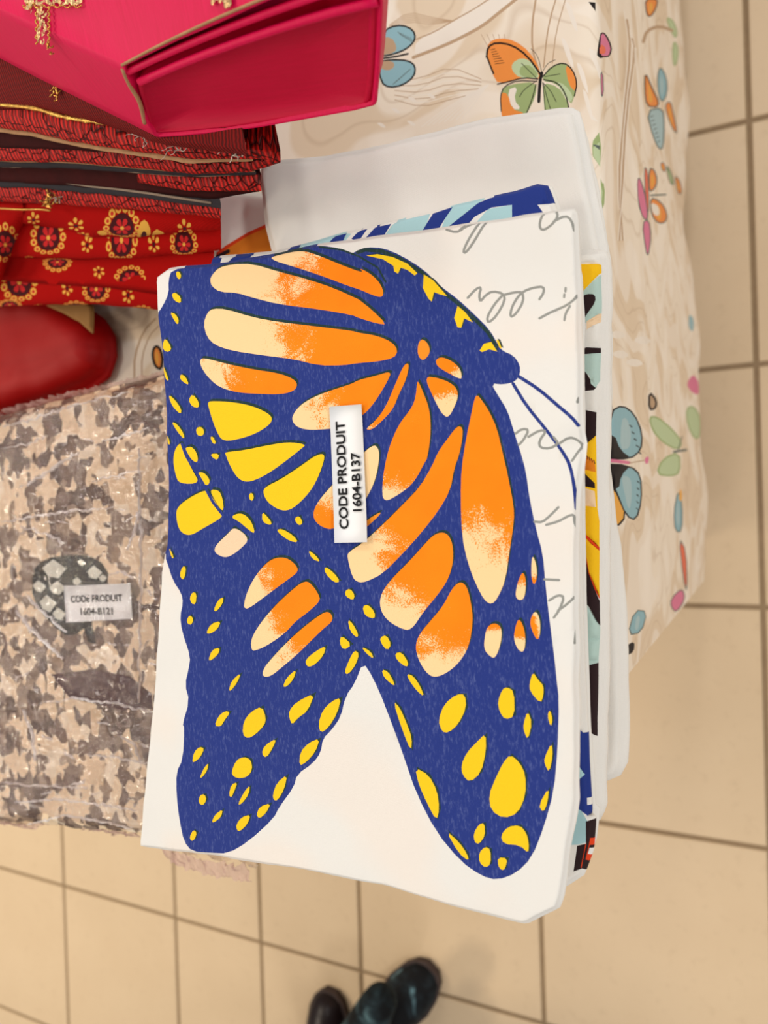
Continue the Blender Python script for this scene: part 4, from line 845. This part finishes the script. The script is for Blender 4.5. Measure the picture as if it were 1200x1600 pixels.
k = N('maroon_gap_shade'); maroon = k.set(k.mix(k.noise(60), lin((34, 2, 2)), lin((70, 5, 5))), .85, 0, k.noise(300), .4)  # near-black red: shade of the gaps between layers put into the colour
k = N('gold_thread'); gold = k.set(k.mix(k.noise(500, 3), lin((190, 130, 50)), lin((250, 205, 110))), .32, .85, k.noise(900, 2), .8, .0006)
k = N('silver_grey_trim'); trim = k.set(lin((150, 130, 112)), .7, 0, k.noise(600), .6, .0005)
thr = cotton('frayed_thread', (214, 200, 184), .05)
XR = 470
s1 = tag(empty('folded_sari', P(120, 190, .315)), 'dark red crinkled sari with a gold border, directly under the pink box', 'fabric')
band('crepe_panel', [(-200, 20), (0, 92), (40, 108), (90, 135), (160, 168), (240, 214), (420, 236), (470, 236)], [(-200, 150), (0, 172), (60, 172), (105, 182), (150, 192), (220, 208), (260, 220), (420, 240), (470, 240)], .300, .3145, -200, 385, crepe, s1, .003, .13, seed=1)
band('quilted_edge', [(-200, 160), (0, 178), (60, 184), (100, 194), (150, 206), (200, 214), (300, 226), (400, 232), (440, 238)], [(-200, 178), (0, 199), (50, 205), (100, 217), (150, 226), (200, 233), (300, 246), (400, 244), (440, 246)], .3145, .322, -200, 425, q_red, s1, .0035, .12, seed=2)
band('backing', [(-200, 180), (0, 200), (50, 206), (100, 218), (150, 227), (200, 235), (300, 248), (390, 246)], [(-200, 184), (0, 206), (50, 212), (100, 224), (150, 233), (200, 241), (300, 254), (390, 250)], .322, .3238, -200, 395, tan, s1, .0012, .12, seed=3)
tube('gold_border', chaikin([tuple(P(a, b, .3125)) for a, b in ((-150, 148), (0, 164), (30, 166), (60, 170), (85, 179), (115, 186), (150, 190), (185, 195), (220, 206))], 3, False), [.0010 + .0016 * abs(pn((i * .45, 0, 0))) for i in range(80)], gold, s1, 6, 1.0)
s2 = tag(empty('folded_sari', P(120, 245, .335)), 'quilted red sari edge with a black lining, middle layer of the red stack', 'fabric')
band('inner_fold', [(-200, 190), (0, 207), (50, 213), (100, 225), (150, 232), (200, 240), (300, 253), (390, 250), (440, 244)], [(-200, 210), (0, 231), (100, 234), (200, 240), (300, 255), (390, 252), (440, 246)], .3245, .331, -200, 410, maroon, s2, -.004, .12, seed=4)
band('quilted_edge', [(-200, 212), (0, 230), (100, 231), (200, 238), (300, 250), (390, 246), (430, 234), (455, 234)], [(-200, 232), (0, 250), (100, 251), (200, 259), (300, 268), (390, 266), (430, 252), (455, 244)], .331, .339, -200, 438, q_red, s2, .004, .12, seed=5)
band('black_lining', [(-200, 232), (0, 251), (100, 252), (200, 260), (300, 269), (400, 266)], [(-200, 244), (0, 262), (100, 263), (200, 269), (300, 276), (400, 272)], .339, .3435, -200, 400, blk, s2, .001, .12, seed=6)
tube('backing_edge', chaikin([tuple(P(a, b, .3388)) for a, b in ((-150, 236), (0, 252), (100, 252), (200, 261), (300, 269), (398, 267))], 1, False), .0007, tan, s2, 5)
tube('lining_edge', chaikin([tuple(P(a, b, .3432)) for a, b in ((-150, 250), (0, 262), (90, 258), (200, 268), (300, 276), (398, 271))], 1, False), .0006, trim, s2, 5)
s3 = tag(empty('folded_sari', P(120, 300, .36)), 'lowest quilted red sari edge with a snagged gold thread, above the floral cotton', 'fabric')
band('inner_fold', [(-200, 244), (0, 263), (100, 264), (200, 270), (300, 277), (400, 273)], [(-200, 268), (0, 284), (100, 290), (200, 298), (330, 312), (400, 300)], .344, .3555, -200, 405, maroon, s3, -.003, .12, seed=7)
band('quilted_edge', [(200, 272), (250, 276), (300, 279), (400, 274), (410, 274)], [(200, 274), (250, 286), (300, 295), (400, 296), (410, 296)], .345, .3525, 215, 408, q_red, s3, .004, .1, seed=8)
band('black_lining', [(-200, 264), (0, 282), (60, 282), (100, 288), (200, 297), (330, 316)], [(-200, 276), (0, 292), (60, 292), (100, 298), (200, 305), (330, 321)], .3555, .3595, -200, 345, blk, s3, .002, .12, seed=9)
tube('lining_edge', chaikin([tuple(P(a, b, .3555)) for a, b in ((-150, 270), (0, 282), (60, 281), (120, 289), (200, 297), (330, 317))], 1, False), .0008, trim, s3, 5)
band('quilted_edge', [(-200, 276), (0, 292), (100, 298), (200, 305), (330, 320)], [(-200, 298), (0, 314), (100, 318), (200, 325), (330, 336)], .3595, .368, -200, 345, q_red, s3, .004, .12, seed=10)
tube('gold_border', chaikin([tuple(P(a, b, .3655) + Vector((0, -.004, 0))) for a, b in ((-150, 312), (0, 317), (30, 319), (62, 318), (78, 320))], 1, False), .0007, gold, s3, 5)
def tangle(name, px, py, D, r_, n, parent, mat, tr_=.0003, flat=.5):
    V = []; Fc = []; c = P(px, py, D)
    for q in range(n):
        pts = []; p = c + Vector((random.uniform(-r_, r_), random.uniform(-r_, r_) * flat, random.uniform(-.001, .002))); d = random.uniform(0, 6.3)
        for s in range(6):
            pts.append(p.copy()); d += random.uniform(-1.2, 1.2); p += Vector((math.cos(d), math.sin(d) * .7, random.uniform(-.3, .5))) * r_ * .3
        b0 = len(V)
        for p in pts: V += [p + Vector((tr_, 0, 0)), p + Vector((-tr_ * .5, tr_, 0)), p + Vector((-tr_ * .5, -tr_, tr_))]
        for s in range(5):
            for e in range(3): a = b0 + s * 3 + e; b = b0 + s * 3 + (e + 1) % 3; Fc.append([a, b, b + 3, a + 3])
    return tag(mesh(name, V, Fc, mat, parent), kind='stuff')
tangle('gold_tangle', 78, 315, .360, .005, 16, s3, gold, .0006); tangle('frayed_threads', 92, 313, .360, .004, 5, s3, thr)
tangle('frayed_threads', 225, 214, .308, .005, 12, s1, thr); tangle('frayed_threads', 290, 224, .309, .008, 12, s1, thr, .0003, .3); tangle('frayed_threads', 365, 232, .309, .007, 14, s1, thr, .0004)
tangle('bead_cluster', 85, 147, .300, .0035, 9, s1, gold, .0006)
# floral red cottons
k = N('red_cotton'); redc = k.set(k.mix(k.weave(420), lin((164, 6, 4)), lin((192, 14, 8))), .9, 0, k.weave(420), .3, .0003, 0, .1)
m_fy = pr('flower_yellow', (240, 180, 74)); m_fd = pr('flower_maroon', (70, 8, 14)); m_fr = pr('flower_red', (206, 34, 36))
FM = [redc, m_fy, m_fd, m_fr]
def flower_daisy(x, y, s):
    out = []
    for q in range(6):
        t = q * math.pi / 3 + .4; out.append((chaikin([(x + s * (.25 * math.cos(t)), y + s * .25 * math.sin(t)), (x + s * 1.0 * math.cos(t - .35), y + s * .8 * math.sin(t - .35)), (x + s * 1.25 * math.cos(t), y + s * 1.0 * math.sin(t)), (x + s * 1.0 * math.cos(t + .35), y + s * .8 * math.sin(t + .35))], 1), 1))
    out.append(([(x + s * .3 * math.cos(t_), y + s * .25 * math.sin(t_)) for t_ in np.linspace(0, 5.6, 7)], 2)); return out
def medallion(x, y, s, sy=1.0, n=13):
    out = [([(x + s * .95 * math.cos(t), y + s * sy * .95 * math.sin(t)) for t in np.linspace(0, 2 * math.pi, 19)[:-1]], 2)]
    for q in range(6):
        t = q * math.pi / 3; out.append((chaikin([(x, y), (x + s * .6 * math.cos(t - .4), y + s * sy * .6 * math.sin(t - .4)), (x + s * .72 * math.cos(t), y + s * sy * .72 * math.sin(t)), (x + s * .6 * math.cos(t + .4), y + s * sy * .6 * math.sin(t + .4))], 1), 3))
    out.append(([(x + s * .16 * math.cos(t), y + s * sy * .16 * math.sin(t)) for t in np.linspace(0, 5.2, 6)], 1))
    for q in range(n):
        t = q * 2 * math.pi / n; cx, cy = x + s * 1.22 * math.cos(t), y + s * sy * 1.22 * math.sin(t)
        out.append(([(cx + s * .26 * math.cos(u), cy + s * sy * .26 * math.sin(u)) for u in np.linspace(0, 2 * math.pi, 9)[:-1]], 1)); out.append(([(cx + s * .13 * math.cos(u), cy + s * sy * .13 * math.sin(u)) for u in np.linspace(0, 2 * math.pi, 7)[:-1]], 3))
    return out
def printed_band(name, top, bot, Dt, Db, x0, x1, polys, parent, bulge=.004, depth=.12, seed=0):
    """like band(), but the printed front is cut with the traced flowers"""
    def tos(px, py): a, b = interp(top, px), interp(bot, px); return (px, max(-.05, min(1.05, (py - a) / max(1, b - a))) * 60)
    ol = resample([(x0, 0), (x1, 0), (x1, 60), (x0, 60)], 7); g = [(x0 + 3 + i * 7.0, 6 + j * 8) for i in range(int((x1 - x0) / 7)) for j in range(7)]
    v, tr, ix = cdt(ol, [[tos(*p) for p in q] for q, m in polys], g)
    V = []
    for x, t in v:
        t = min(1, max(0, t / 60)); a = P(x, interp(top, x), Dt); b = P(x, interp(bot, x), Db); q = a.lerp(b, t)
        V.append(q + Vector((0, -bulge * math.sin(math.pi * t) ** .8 + .0012 * pn((x * .02, t * 2, seed)), .0006 * pn((x * .03, t, seed + 5)))))
    fr = mesh('printed_front' if name is None else name, V, tr, FM, parent, [0 if i < 0 else polys[i][1] for i in ix])
    band('fabric_fold', top, bot, Dt + .0002, Db - .0002, x0, x1, redc, parent, bulge - .0015, depth, seed=seed)
    return fr
fl1 = tag(empty('floral_fabric', P(150, 370, .40)), 'upper red cotton with yellow flower print, folded under the quilted saris', 'fabric')
pf = flower_daisy(52, 333, 9) + flower_daisy(118, 341, 11) + flower_daisy(130, 362, 9) + flower_daisy(288, 346, 10) + medallion(190, 345, 20, .8, 14)
pf += [(chaikin([(212, 370), (216, 340), (228, 335), (236, 350), (232, 372)], 1), 1), (chaikin([(218, 366), (222, 348), (229, 352), (228, 368)], 1), 2), (chaikin([(236, 368), (240, 345), (258, 352), (252, 366)], 1), 1), (chaikin([(150, 350), (165, 348), (168, 362), (156, 362)], 1), 1)]
printed_band('printed_front', [(-200, 318), (0, 319), (60, 319), (120, 320), (200, 328), (335, 336)], [(-200, 330), (0, 335), (36, 349), (70, 351), (105, 357), (140, 370), (210, 371), (280, 361), (335, 353)], .3715, .394, -200, 345, pf, fl1, .005, .12, 41)
pf = medallion(75, 364, 19, .85) + medallion(190, 373, 17, .9) + medallion(287, 371, 15, .8) + flower_daisy(136, 375, 8) + flower_daisy(240, 373, 8) + flower_daisy(45, 400, 6)
printed_band('printed_front', [(-200, 340), (0, 345), (36, 350), (105, 358), (140, 371), (210, 372), (280, 362), (335, 354)], [(-200, 400), (20, 401), (70, 403), (140, 403), (210, 400), (280, 395), (335, 391)], .3945, .4115, -200, 345, pf, fl1, .006, .12, 42)
pf = medallion(8, 366, 17, 1.15, 12) + flower_daisy(-30, 400, 8)
o = printed_band('front_flap', [(-200, 318), (0, 319), (36, 322)], [(-200, 470), (0, 446), (36, 352)], .370, .418, -120, 36, pf, fl1, .007, .02, 43)
fl2 = tag(empty('floral_fabric', P(150, 440, .43)), 'lower red cotton with yellow flower print, bottom of the red stack', 'fabric')
pf = flower_daisy(155, 435, 8) + medallion(203, 444, 17, .7) + medallion(90, 420, 16, .6)
printed_band('inner_fold', [(-200, 402), (20, 403), (140, 405), (210, 402), (335, 394)], [(-200, 440), (0, 438), (90, 445), (170, 450), (250, 460), (335, 465)], .412, .428, -200, 335, pf, fl2, -.006, .10, 44)
pf = medallion(30, 437, 20, .9) + medallion(150, 448, 15, .7) + flower_daisy(105, 446, 8) + flower_daisy(200, 456, 8) + medallion(15, 474, 13, .8) + medallion(117, 478, 15, .8) + medallion(222, 481, 13, .8) + flower_daisy(60, 478, 7)
printed_band('printed_front', [(-200, 432), (0, 428), (30, 430), (80, 440), (170, 446), (250, 462), (335, 468)], [(-200, 482), (0, 479), (80, 476), (150, 475), (250, 482), (335, 486)], .4285, .447, -200, 335, pf, fl2, .005, .12, 45)
# what the red stack stands on, set well back
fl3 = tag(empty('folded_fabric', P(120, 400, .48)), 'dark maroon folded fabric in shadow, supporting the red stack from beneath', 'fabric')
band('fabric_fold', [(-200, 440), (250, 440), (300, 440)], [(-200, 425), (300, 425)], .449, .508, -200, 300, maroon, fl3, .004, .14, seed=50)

# ------------------------------------------------------------------ pink fabric-covered box
k = N('pink_satin')
st_ = k.noise(1, 3, .6, vec=k.map((900, 60, 60), (0, 0, .5)))
pink = k.set(k.mix(st_, lin((208, 2, 66)), lin((232, 6, 86))), .5, 0, k.math('ADD', st_, k.noise(900, 2)), .25, .0003, 0, .22)
PB = tag(empty('gift_box', P(380, 150, .30)), 'bright pink satin-covered box with gold sequins, open end facing the camera', 'box')
a0, b0, c0_ = P(190, 103, .258), P(238, 213, .298), P(590, 163, .298)
pnrm = (b0 - a0).cross(c0_ - a0).normalized()
def hp(px, py, off=0.0):
    r = ray(px, py); o_ = Vector((0, 0, H)); q = a0 + pnrm * off
    t = (q - o_).dot(pnrm) / r.dot(pnrm); return o_ + r * t
if pnrm.y > 0: pnrm = -pnrm             # faces the lens side
Lv = P(0, 92, .298) - P(238, 213, .298); Lv.z = 0; Lv *= 1.5
loop_px = [(188, 101), (196, 99), (300, 45), (420, -6), (520, -45), (590, -60), (600, -40), (598, 30), (591, 155), (585, 166), (480, 186), (380, 203), (250, 214), (238, 211), (212, 158)]
out_l = [hp(a, b) for a, b in chaikin(loop_px, 1)]; nL = len(out_l); cen = sum(out_l, Vector()) / nL
ins = [p + (cen - p).normalized() * .0022 for p in out_l]
V = []; Fc = []
rings = [[p + Lv for p in out_l], [p + Lv * .5 + (p - cen).normalized() * .0015 for p in out_l], out_l, [p.lerp(q, .5) - Vector((0, .0008, 0)) for p, q in zip(out_l, ins)], ins, [p - pnrm * .02 for p in ins], [p - pnrm * .02 + (cen - p) * .999 for p in ins]]
for rg in rings: V += rg
for i in range(len(rings) - 1):
    for j in range(nL): a = i * nL + j; b = i * nL + (j + 1) % nL; Fc.append([a, b, b + nL, a + nL])
Fc.append(list(range(nL)))
sleeve = mesh('sleeve', V, Fc, pink, PB)
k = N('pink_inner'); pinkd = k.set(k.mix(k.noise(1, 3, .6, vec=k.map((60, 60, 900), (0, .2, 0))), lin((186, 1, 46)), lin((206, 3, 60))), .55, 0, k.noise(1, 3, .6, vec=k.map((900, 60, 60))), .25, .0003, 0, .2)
def inset_panel(name, px, off, rim_w, rim_d, mat):
    l0 = [hp(a, b, off) for a, b in chaikin(px, 1)]; n = len(l0); c = sum(l0, Vector()) / n
    rg = [[p - pnrm * .012 for p in l0], l0, [p + (c - p).normalized() * rim_w * .5 + pnrm * rim_d * .6 for p in l0], [p + (c - p).normalized() * rim_w for p in l0], [p + (c - p).normalized() * rim_w * 1.2 - pnrm * rim_d for p in l0], [p + (c - p) * .55 - pnrm * rim_d * 1.1 for p in l0]]
    V = []; Fc = []
    for r_ in rg: V += r_
    for i in range(len(rg) - 1):
        for j in range(n): a = i * n + j; b = i * n + (j + 1) % n; Fc.append([a, b, b + n, a + n])
    V.append(c - pnrm * rim_d * 1.1)
    for j in range(n): Fc.append([(len(rg) - 1) * n + j, (len(rg) - 1) * n + (j + 1) % n, len(V) - 1])
    return mesh(name, V, Fc, mat, PB)
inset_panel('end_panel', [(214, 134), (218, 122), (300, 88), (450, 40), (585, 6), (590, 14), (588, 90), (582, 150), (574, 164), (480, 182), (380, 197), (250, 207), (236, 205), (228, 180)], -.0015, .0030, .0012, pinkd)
def lip(name, px, off, r_, mat, flat=1.0): tube(name, [tuple(hp(a, b, off)) for a, b in chaikin(px, 1, False)], r_, mat, PB, 8, flat)
lip('flap', [(200, 112), (260, 84), (340, 50), (430, 16), (540, -22)], -.001, .0016, pink)
lip('flap', [(218, 128), (300, 92), (400, 56), (500, 24), (590, 2)], .0002, .0018, pink)
lip('cut_edge', [(190, 102), (250, 70), (330, 32), (410, -2), (500, -36)], .0004, .0006, tan)
lip('cut_edge', [(192, 108), (200, 128), (208, 142), (217, 156), (222, 172), (226, 192)], .0002, .0011, tan)
# sequin embroidery
sq = N('gold_sequin'); sq = sq.set(lin((214, 180, 128)), .35, .6)
V = []; Fc = []
def disc(c, r_, tx, ty):
    b = len(V); n = 8; ax = Vector((1, 0, tx)).normalized(); ay = Vector((0, 1, ty)).normalized()
    V.append(c + Vector((0, 0, .0003)))
    for q in range(n): V.append(c + ax * r_ * math.cos(q * 6.2832 / n) + ay * r_ * math.sin(q * 6.2832 / n))
    for q in range(n): Fc.append([b, b + 1 + q, b + 1 + (q + 1) % n])
pl_n = (out_l[2] - out_l[6]).cross(Lv).normalized()
if pl_n.z < 0: pl_n = -pl_n
def tophit(px, py):
    r = ray(px, py); o_ = Vector((0, 0, H)); q = hp(300, 45); t = (q - o_).dot(pl_n) / r.dot(pl_n); return o_ + r * t + pl_n * .0012
for x, y in [(68 + random.uniform(-7, 7), 12 + q * 1.6) for q in range(36)] + [(60 + q * 3.0, 4 + 3 * math.sin(q)) for q in range(24)] + [(48 + random.uniform(-5, 8), 6 + random.uniform(-6, 14)) for q in range(16)] + [(335 + q * 3, 1 + random.uniform(-4, 3)) for q in range(10)] + [(358 + random.uniform(-4, 4), 8 + random.uniform(-4, 3)) for q in range(8)]:
    disc(tophit(x, y), .0008 + random.uniform(0, .0006), random.uniform(-.5, .5), random.uniform(-.5, .5))
tag(mesh('sequins', V, Fc, sq, PB, smooth=False), kind='stuff')
V = []; Fc = []
def beadline(pts):
    for q, (x, y) in enumerate(pts):
        c = tophit(x, y); b = len(V); r_ = .0006
        V.extend([c + Vector(d) * r_ for d in ((1, 0, 0), (-1, 0, 0), (0, 1, 0), (0, -1, 0), (0, 0, 1), (0, 0, -1))])
        for f_ in ((0, 2, 4), (2, 1, 4), (1, 3, 4), (3, 0, 4), (2, 0, 5), (1, 2, 5), (3, 1, 5), (0, 3, 5)): Fc.append([b + e for e in f_])
beadline([(61 + 2.0 * math.sin(q), 14 + q * 1.9) for q in range(30)] + [(80 + 1.5 * math.sin(q * 1.3), 12 + q * 1.9) for q in range(30)] + [(58 + q * 2.5, 11 + 2 * math.sin(q)) for q in range(30)] + [(40 + q * 1.3, 10 + 4 * math.sin(q * .9)) for q in range(18)])
tag(mesh('bead_edging', V, Fc, gold, PB), kind='stuff')
tangle('frayed_threads', 82, 80, .262, .003, 4, PB, gold, .0006)

# ------------------------------------------------------------------ shopper standing at the foot of the picture
k = N('dark_denim'); dn_ = k.ramp(k.noise(22, 4, .6, dist=.6), [(.40, lin((14, 17, 20))), (.55, lin((34, 48, 54))), (.70, lin((88, 116, 122)))])
denim = k.set(dn_, .85, 0, k.noise(60, 4), .6, .004)
k = N('black_leather'); leather = k.set(k.mix(k.noise(40), lin((26, 18, 20)), lin((40, 30, 32))), .32, 0, k.noise(60), .2, .001)
k = N('rubber_sole'); sole = k.set(lin((74, 62, 60)), .6)
k = N('skin'); skin = k.set(lin((196, 150, 122)), .55)
k = N('navy_knit'); knit = k.set(lin((30, 34, 44)), .9, 0, k.noise(300), .5, .001)
k = N('dark_hair'); hairm = k.set(lin((32, 24, 20)), .5, 0, k.noise(1, 3, .6, vec=k.map((300, 300, 20))), .6, .002)
def skinned(name, verts, edges, radii, mat, parent, root=0, lv=2):
    m = bpy.data.meshes.new(name); m.from_pydata([tuple(v_) for v_ in verts], edges, []); o = link(bpy.data.objects.new(name, m), parent)
    md = o.modifiers.new('skin', 'SKIN'); md.use_smooth_shade = True
    if not m.skin_vertices: m.skin_vertices.new()
    for i, r_ in enumerate(radii):
        s = m.skin_vertices[0].data[i]; s.radius = r_ if isinstance(r_, tuple) else (r_, r_); s.use_root = (i == root)
    sb = o.modifiers.new('sub', 'SUBSURF'); sb.levels = sb.render_levels = lv
    m.materials.append(mat); return o
rt = P(572, 1637, 1.28); lt = P(478, 1700, 1.28)
hx, hy = (rt.x + lt.x) / 2, (rt.y + lt.y) / 2 - .02
me_ = tag(empty('person', (hx, hy, 0)), 'person in black shoes and dark teal denim standing on the beige tiles', 'person')
rA, lA = Vector((rt.x, rt.y, .10)), Vector((lt.x, lt.y, .10))
hip = Vector((hx, hy, .86)); rH, lH = hip + Vector((.085, 0, -.05)), hip + Vector((-.085, 0, -.05))
rK = rA.lerp(rH, .52) + Vector((.0, .045, 0)); lK = lA.lerp(lH, .52) + Vector((0, .045, 0))
ch, nk, hd = hip + Vector((0, 0, .36)), hip + Vector((0, .01, .52)), hip + Vector((0, .03, .62))
rS, lS = hip + Vector((.17, 0, .45)), hip + Vector((-.17, 0, .45)); rE, lE = rS + Vector((.06, .0, -.27)), lS + Vector((-.06, 0, -.27)); rW, lW = rE + Vector((-.02, .12, -.2)), lE + Vector((.02, .12, -.2))
bv = [hip, rH, rK, rA, lH, lK, lA, ch, nk, hd, hip + Vector((0, .03, .74)), rS, rE, rW, lS, lE, lW]
be = [(0, 1), (1, 2), (2, 3), (0, 4), (4, 5), (5, 6), (0, 7), (7, 8), (8, 9), (9, 10), (7, 11), (11, 12), (12, 13), (7, 14), (14, 15), (15, 16)]
skinned('body', bv, be, [(.10, .07), .075, .052, .038, .075, .052, .038, (.13, .09), .052, .085, .07, .05, .038, .026, .05, .038, .026], skin, me_)
for W, sg in ((rW, 1), (lW, -1)):
    for q in range(5):
        d = Vector((sg * (-.03 + .016 * q), .06 if q else .02, -.055)); b = W + Vector((sg * (-.025 + .012 * q), .012, -.02))
        ln_ = (.55, .95, 1.05, 1.0, .8)[q]; skinned('finger', [W, b, b + d * .5 * ln_, b + d * ln_ + Vector((0, -.008, -.012))], [(0, 1), (1, 2), (2, 3)], [.016, .010, .009, .008], skin, me_, 0, 1)
skinned('sweater', [hip + Vector((0, 0, -.09)), ch, rS, rE, rW.lerp(rE, .12), lS, lE, lW.lerp(lE, .12), nk + Vector((0, 0, -.04))], [(0, 1), (1, 2), (2, 3), (3, 4), (1, 5), (5, 6), (6, 7), (1, 8)], [(.17, .13), (.155, .115), .068, .052, .042, .068, .052, .042, .075], knit, me_)
skinned('trousers', [hip, rH, rK, rA + Vector((0, .0, .10)), rA + Vector((0, .01, -.015)), lH, lK, lA + Vector((0, 0, .1)), lA + Vector((0, 0, .0)), hip + Vector((0, 0, .08))], [(0, 1), (1, 2), (2, 3), (3, 4), (0, 5), (5, 6), (6, 7), (7, 8), (0, 9)], [(.15, .11), .098, .072, .062, .066, .098, .072, .06, .064, (.13, .1)], denim, me_)
skinned('cuff_fold', [P(610, 1540, 1.24), P(592, 1566, 1.2), rA + Vector((0, .03, .02)), rA + Vector((0, .02, .2))], [(0, 1), (1, 2), (2, 3)], [.028, .036, .05, .05], denim, me_, 0, 2)
skinned('hair', [hd + Vector((0, -.02, .0)), hd + Vector((0, -.03, .10)), hd + Vector((0, -.045, -.1))], [(0, 1), (0, 2)], [(.098, .098), (.085, .088), (.07, .05)], hairm, me_)
for sx in (-1, 1):
    e_ = skinned('eye', [hd + Vector((sx * .03, .115, .03)), hd + Vector((sx * .03, .118, .031))], [(0, 1)], [.009, .009], sole, me_, 0, 1)
skinned('nose', [hd + Vector((0, .105, .03)), hd + Vector((0, .125, -.005))], [(0, 1)], [.008, .012], skin, me_, 0, 1)
skinned('mouth', [hd + Vector((-.02, .11, -.035)), hd + Vector((.02, .11, -.035))], [(0, 1)], [.006, .006], redsat, me_, 0, 1)
k = N('teal_black_suede'); suede = k.set(k.ramp(k.noise(14, 3, .6, dist=.5), [(.45, lin((16, 17, 20))), (.58, lin((34, 44, 50))), (.66, lin((110, 146, 156)))]), .7, 0, k.noise(90), .4, .002)
def shoe(A_, toe, parent, mat=leather):
    d = (toe - A_); d.z = 0; d.normalize(); s = Vector((d.y, -d.x, 0)); o0 = Vector((toe.x, toe.y, 0)); V = []; Fc = []
    prof = [(0, .012, .020), (.012, .030, .038), (.04, .042, .052), (.08, .048, .062), (.13, .044, .085), (.18, .037, .105), (.23, .037, .11), (.262, .034, .10), (.27, .02, .07)]
    for t, hw, ht in prof:
        for q in range(10):
            a = q * math.pi / 9; V.append(o0 - d * t + s * hw * math.cos(a) + Vector((0, 0, .018 + (ht - .018) * math.sin(a) ** .8)))
    n = 10
    for i in range(len(prof) - 1):
        for q in range(n - 1): a = i * n + q; Fc.append([a, a + 1, a + n + 1, a + n])
    Fc.append(list(range(n))[::-1]); Fc.append([len(V) - n + q for q in range(n)])
    sh = mesh('shoe', V, Fc, mat, parent)
    V = []; Fc = []
    for z, e in ((0.0005, .002), (.020, .005)):
        for t, hw, ht in prof: V.append(o0 - d * (t - (.004 if t < .01 else 0)) + s * (hw + e) + Vector((0, 0, z)))
        for t, hw, ht in prof[::-1]: V.append(o0 - d * (t - (.004 if t < .01 else 0)) - s * (hw + e) + Vector((0, 0, z)))
    m_ = len(V) // 2
    for q in range(m_): Fc.append([q, (q + 1) % m_, m_ + (q + 1) % m_, m_ + q])
    Fc.append(list(range(m_))[::-1]); Fc.append([m_ + q for q in range(m_)])
    so = mesh('sole', V, Fc, sole, sh, smooth=False); so.matrix_parent_inverse = Matrix.Identity(4)
    return sh
shoe(rA, P(666, 1526, 1.34), me_, suede); shoe(lA, P(506, 1562, 1.34), me_)

for o_ in C.objects:                      # look-alike kinds share a group
    if o_.parent is None and o_.get('category') == 'fabric':
        n_ = o_.name.split('.')[0]
        g_ = {'folded_sari': 'quilted red saris stacked under the pink box', 'floral_fabric': 'red floral cottons under the saris', 'folded_fabric': 'folded fabrics stacked on the table'}.get(n_)
        if g_: o_['group'] = g_
